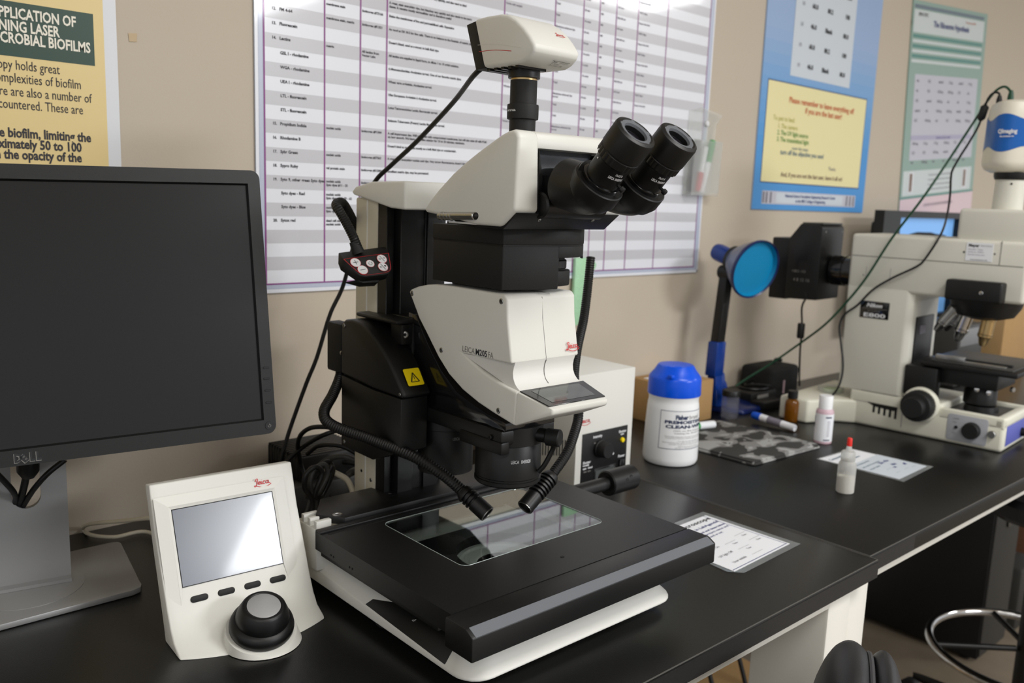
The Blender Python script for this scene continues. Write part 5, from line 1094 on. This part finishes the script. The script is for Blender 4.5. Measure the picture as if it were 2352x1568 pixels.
for k, (c_, r_, dz) in enumerate((((1.955,1.225,.789),.042,.0),((1.965,1.222,.7955),.036,.004))):
    m = MB(); m.tube([(c_[0]+r_*math.cos(R(a)),c_[1]+r_*.8*math.sin(R(a)),c_[2]+dz*math.sin(R(a*2))) for a in range(0,361,30)],.003,'cable_black',8,6); tag(recentre(m.build('cable_coil'),c_),('wider black cable coil lying on the flat power adapter','smaller black cable coil on top of the wider coil')[k],'cable')
m = MB(); m.tube([at(1806,936,z=.755),at(1830,940,z=.754),at(1852,937,z=.754),at(1868,928,z=.756)],.0026,'cable_black',10,8); tag(recentre(m.build('cable'),tuple(at(1840,940,z=.7505))),'short black cable running to the back foot of the compound microscope','cable')
# blue magnifier lamp
ml = thing('magnifier_lamp','blue desk lamp with round shade and dark arm standing by the wall','lamp',(1.79,1.22,TZ))
m = MB(); m.hull([(1.745,1.255,TZ+.0005),(1.83,1.282,TZ+.0005),(1.962,1.150,TZ+.0005),(1.80,1.150,TZ+.0005),(1.745,1.255,TZ+.018),(1.83,1.28,TZ+.022),(1.955,1.153,TZ+.009),(1.80,1.155,TZ+.012)],'lamp_navy',.003)
m.build('foot',ml)
m = MB(); m.hull([(1.752,1.195,.765),(1.796,1.195,.765),(1.752,1.235,.765),(1.796,1.235,.765),(1.744,1.2,.85),(1.785,1.2,.85),(1.744,1.225,.85),(1.785,1.225,.85)],'lamp_blue',.006,2); m.hull([(1.738,1.198,.842),(1.774,1.198,.842),(1.738,1.228,.842),(1.774,1.228,.842),(1.740,1.198,.926),(1.777,1.198,.926),(1.740,1.226,.926),(1.777,1.226,.926)],'lamp_blue',.003); m.ball((1.785,1.215,.81),.022,'lamp_blue',(1,.8,1)); m.build('stem_socket',ml)
m = MB(); m.hull([(1.744,1.200,.918),(1.772,1.200,.918),(1.744,1.224,.918),(1.772,1.224,.918),(1.762,1.200,1.09),(1.789,1.200,1.09),(1.762,1.224,1.09),(1.789,1.224,1.09)],'black_satin',.003); m.cyl((1.772,1.196,1.092),(1.772,1.228,1.092),.016,'black_satin',n=28,c=.002); m.build('arm',ml)
DC = at(1738,620,y=1.120); dd = V((-.19,-.95,-.24)).normalized()
m = MB(); m.lathe([(.0660,.002),(.0690,.0),(.0705,.004),(.0690,.010),(.0675,.0125)],'lamp_navy',DC,-dd,56); m.lathe([(.0675,.0125),(.052,.042),(.036,.066),(.030,.074),(.030,.078),(.020,.080),(.019,.086)],'lamp_shell',DC,-dd,56); m.lathe([(.0655,.003),(.048,.042),(.033,.066),(.027,.074)],'lamp_cyan',DC,-dd,56); m.build('shade',ml)
m = MB(); m.lathe([(0,.010),(.064,.012),(.064,.0135),(0,.0115)],'lamp_cyan',DC,-dd,56); m.tube([DC+dd*.001+RT*(-.058)+UP*.018,DC+dd*.004+RT*(-.040)+UP*.012,DC+dd*.004+RT*(-.036)+UP*.030,DC+dd*.002+RT*(-.046)+UP*.045],.003,'lamp_navy',10); m.build('lens_disc',ml)
m = MB(); m.lathe([(.0,.078),(.024,.078),(.024,.090),(.021,.092),(.0215,.128),(.0195,.138),(.012,.142),(0,.142)],'lamp_blue',DC,-dd,36); m.lathe([(.0302,.066),(.0325,.067),(.0325,.080),(.0302,.081)],'black_satin',DC,-dd,40); m.build('lamp_cap',ml)
# monitor behind the compound microscope
m2 = thing('monitor','black framed monitor with lit blue screen standing behind the compound microscope','monitor',(2.80,1.235,TZ))
m = MB(); plate_hole(m,(2.49,.90,3.06,1.2525),[(2.598,.925),(3.03,.925),(3.03,1.2325),(2.598,1.2325)],0,.03,'monitor_bezel')
m.bm.transform(Matrix(((1,0,0,0),(0,0,-1,1.21),(0,1,0,0),(0,0,0,1)))); m.box((2.56,1.212,.93),(3.0,1.255,1.22),'monitor_bezel',.01); m.build('bezel',m2)
m = MB(); m.box((2.597,1.200,.924),(3.031,1.209,1.2335),'screen_blue'); m.prism([(2.66,1.172),(2.70,1.182),(2.76,1.189),(2.86,1.188),(2.90,1.183),(2.96,1.180),(3.0,1.172)],'y',1.1985,1.2005,'black_deep'); m.build('screen',m2)
m = MB(); m.box((2.74,1.215,TZ),(2.82,1.245,.95),'monitor_bezel',.004); m.prism(rrect(2.66,1.18,2.90,1.29,.02),'z',TZ+.0004,TZ+.012,'monitor_bezel',.002); m.build('stand',m2)
# right edge clutter on the far table
m = MB(); m.box((2.95,.98,TZ+.0004),(3.18,1.15,1.005),'cardboard',.002); tag(recentre(m.build('cardboard_box'),(3.06,1.06,TZ)),'tan cardboard box at the right edge behind the compound microscope','box')
m = MB(); m.box((2.62,.985,TZ+.0004),(2.80,1.13,.93),'cable_grey',.006); m.box((2.63,.984,.87),(2.79,.988,.92),'steel'); tag(recentre(m.build('instrument_case'),(2.71,1.05,TZ)),'grey metal instrument case partly hidden behind the objectives of the compound microscope','case')

# ------------------------------------------------------------------ in front of and below the tables
ch = thing('office_chair','black padded chair back showing at the lower right in front of the table','chair',(.82,.33,0))
cc = V((.853,.375,.645)); cy = R(28)
CX = Matrix.Translation(cc) @ Matrix.Rotation(cy,4,'Z')
m = MB(CX); m.ball((0,.012,0),1,'vinyl_seat',(.150,.046,.142),40); m.build('backrest',ch)
m = MB(CX); m.tube([(.1385*math.cos(R(a)),-.007,.1315*math.sin(R(a))) for a in range(0,361,12)],.0032,'piping_grey',8,4); m.build('piping',ch)
m = MB(CX); m.ball((0,-.022,0),1,'vinyl_seat',(.146,.030,.138),40); m.build('back_shell',ch)
m = MB(); m.tube([(.85,.37,.60),(.86,.34,.50),(.83,.28,.43),(.80,.22,.415)],.014,'black_satin',12); m.build('back_bar',ch)
m = MB(); m.prism(rrect(.62,.0,1.02,.30,.09),'z',.42,.48,'vinyl_seat',.02,3); m.build('seat',ch)
m = MB(); m.cyl((.82,.15,.06),(.82,.15,.42),.022,'black_satin'); m.build('gas_lift',ch)
for k in range(5):
    a = R(72*k+18); m = MB(); m.hull([(.82+.02*math.cos(a+1.57),.15+.02*math.sin(a+1.57),.07),(.82-.02*math.cos(a+1.57),.15-.02*math.sin(a+1.57),.07),(.82,.15,.10),(.82+.27*math.cos(a),.15+.27*math.sin(a),.05),(.82+.27*math.cos(a),.15+.27*math.sin(a),.07)],'black_satin',.004); m.cyl((.82+.27*math.cos(a)-.012,.15+.27*math.sin(a),.026),(.82+.27*math.cos(a)+.012,.15+.27*math.sin(a),.026),.026,'black_matte',n=20); m.build('leg',ch)
stl = thing('lab_stool','lab stool with chrome foot ring under the edge of the right table','stool',(2.17,.58,0))
m = MB(); m.tube([(2.17+.21*math.cos(R(a)),.58+.21*math.sin(R(a)),.25) for a in range(0,361,12)],.0105,'chrome',12,4); m.build('foot_ring',stl)
for k in range(4):
    a = R(90*k+40); m = MB(); m.tube([(2.17+.03*math.cos(a),.58+.03*math.sin(a),.26),(2.17+.12*math.cos(a),.58+.12*math.sin(a),.255),(2.17+.21*math.cos(a),.58+.21*math.sin(a),.25)],.007,'black_satin',10); m.build('ring_spoke',stl)
m = MB(); m.cyl((2.17,.58,.05),(2.17,.58,.58),.026,'black_satin'); m.build('column',stl)
for k in range(5):
    a = R(72*k+10); c_, s_ = math.cos(a), math.sin(a); m = MB(); m.hull([(2.17-.022*s_,.58+.022*c_,.055),(2.17+.022*s_,.58-.022*c_,.055),(2.17-.02*s_,.58+.02*c_,.095),(2.17+.02*s_,.58-.02*c_,.095),(2.17+.27*c_,.58+.27*s_,.05),(2.17+.27*c_,.58+.27*s_,.075)],'black_satin',.005); m.cyl((2.17+.27*c_-.012*s_,.58+.27*s_+.012*c_,.025),(2.17+.27*c_+.012*s_,.58+.27*s_-.012*c_,.025),.025,'black_matte',n=20); m.build('leg',stl)
m = MB(); m.lathe([(0,0),(.115,0),(.128,.012),(.128,.04),(.115,.055),(0,.058)],'vinyl_seat',(2.17,.58,.58),n=48); m.build('seat',stl)
pc = thing('computer_tower','black computer tower standing on the floor under the right table','computer',(2.62,1.0,0))
m = MB(); m.box((2.522,.80,.012),(2.722,1.24,.60),'cabinet_dark',.004); m.build('case',pc)
m = MB(); m.box((2.527,.795,.02),(2.717,.802,.592),'bin_grey',.003); m.box((2.56,.7935,.47),(2.68,.796,.49),'steel'); m.cyl((2.62,.796,.40),(2.62,.790,.40),.014,'black_gloss'); m.build('front_bezel',pc)
for x in (2.55,2.69):
    for y in (.84,1.2): m = MB(); m.cyl((x,y,0),(x,y,.014),.015,'black_matte',n=16); m.build('foot',pc)
m = MB(); m.box((3.05,.86,.0),(3.40,1.22,.28),'box_brown',.004); tag(recentre(m.build('storage_box'),(3.22,1.04,0)),'brown box on the floor right of the computer tower','box')
m = MB(); m.box((3.06,.88,.2805),(3.38,1.2,.47),'box_teal',.01); tag(recentre(m.build('storage_bin'),(3.22,1.04,.2805)),'dark teal bin standing on the brown box under the right table','bin')
m = MB(); m.box((2.82,.80,.0),(2.98,.98,.20),'bin_grey',.012); tag(recentre(m.build('waste_bin'),(2.9,.89,0)),'grey bin on the floor between the computer tower and the brown box','bin')
m = MB(); m.box((1.45,.98,.0),(1.80,1.20,.14),'cardboard',.003); tag(recentre(m.build('cardboard_box'),(1.62,1.1,0)),'low cardboard box on the floor under the left table','box')
for k in range(6):
    x0 = 1.20+.09*k; m = MB(); m.tube([(x0,1.10,.70),(x0+.03,1.05,.45),(x0-.04+.02*k,.98,.25),(x0+.06,.93,.10),(x0+.10,.88,.008),(x0+.22,.90,.008)],.005,'cable_black',8,8)
    tag(recentre(m.build('floor_cable'),(x0+.2,.9,0)),'loose black cable hanging down under the left table to the floor','cable','cables under the left table')
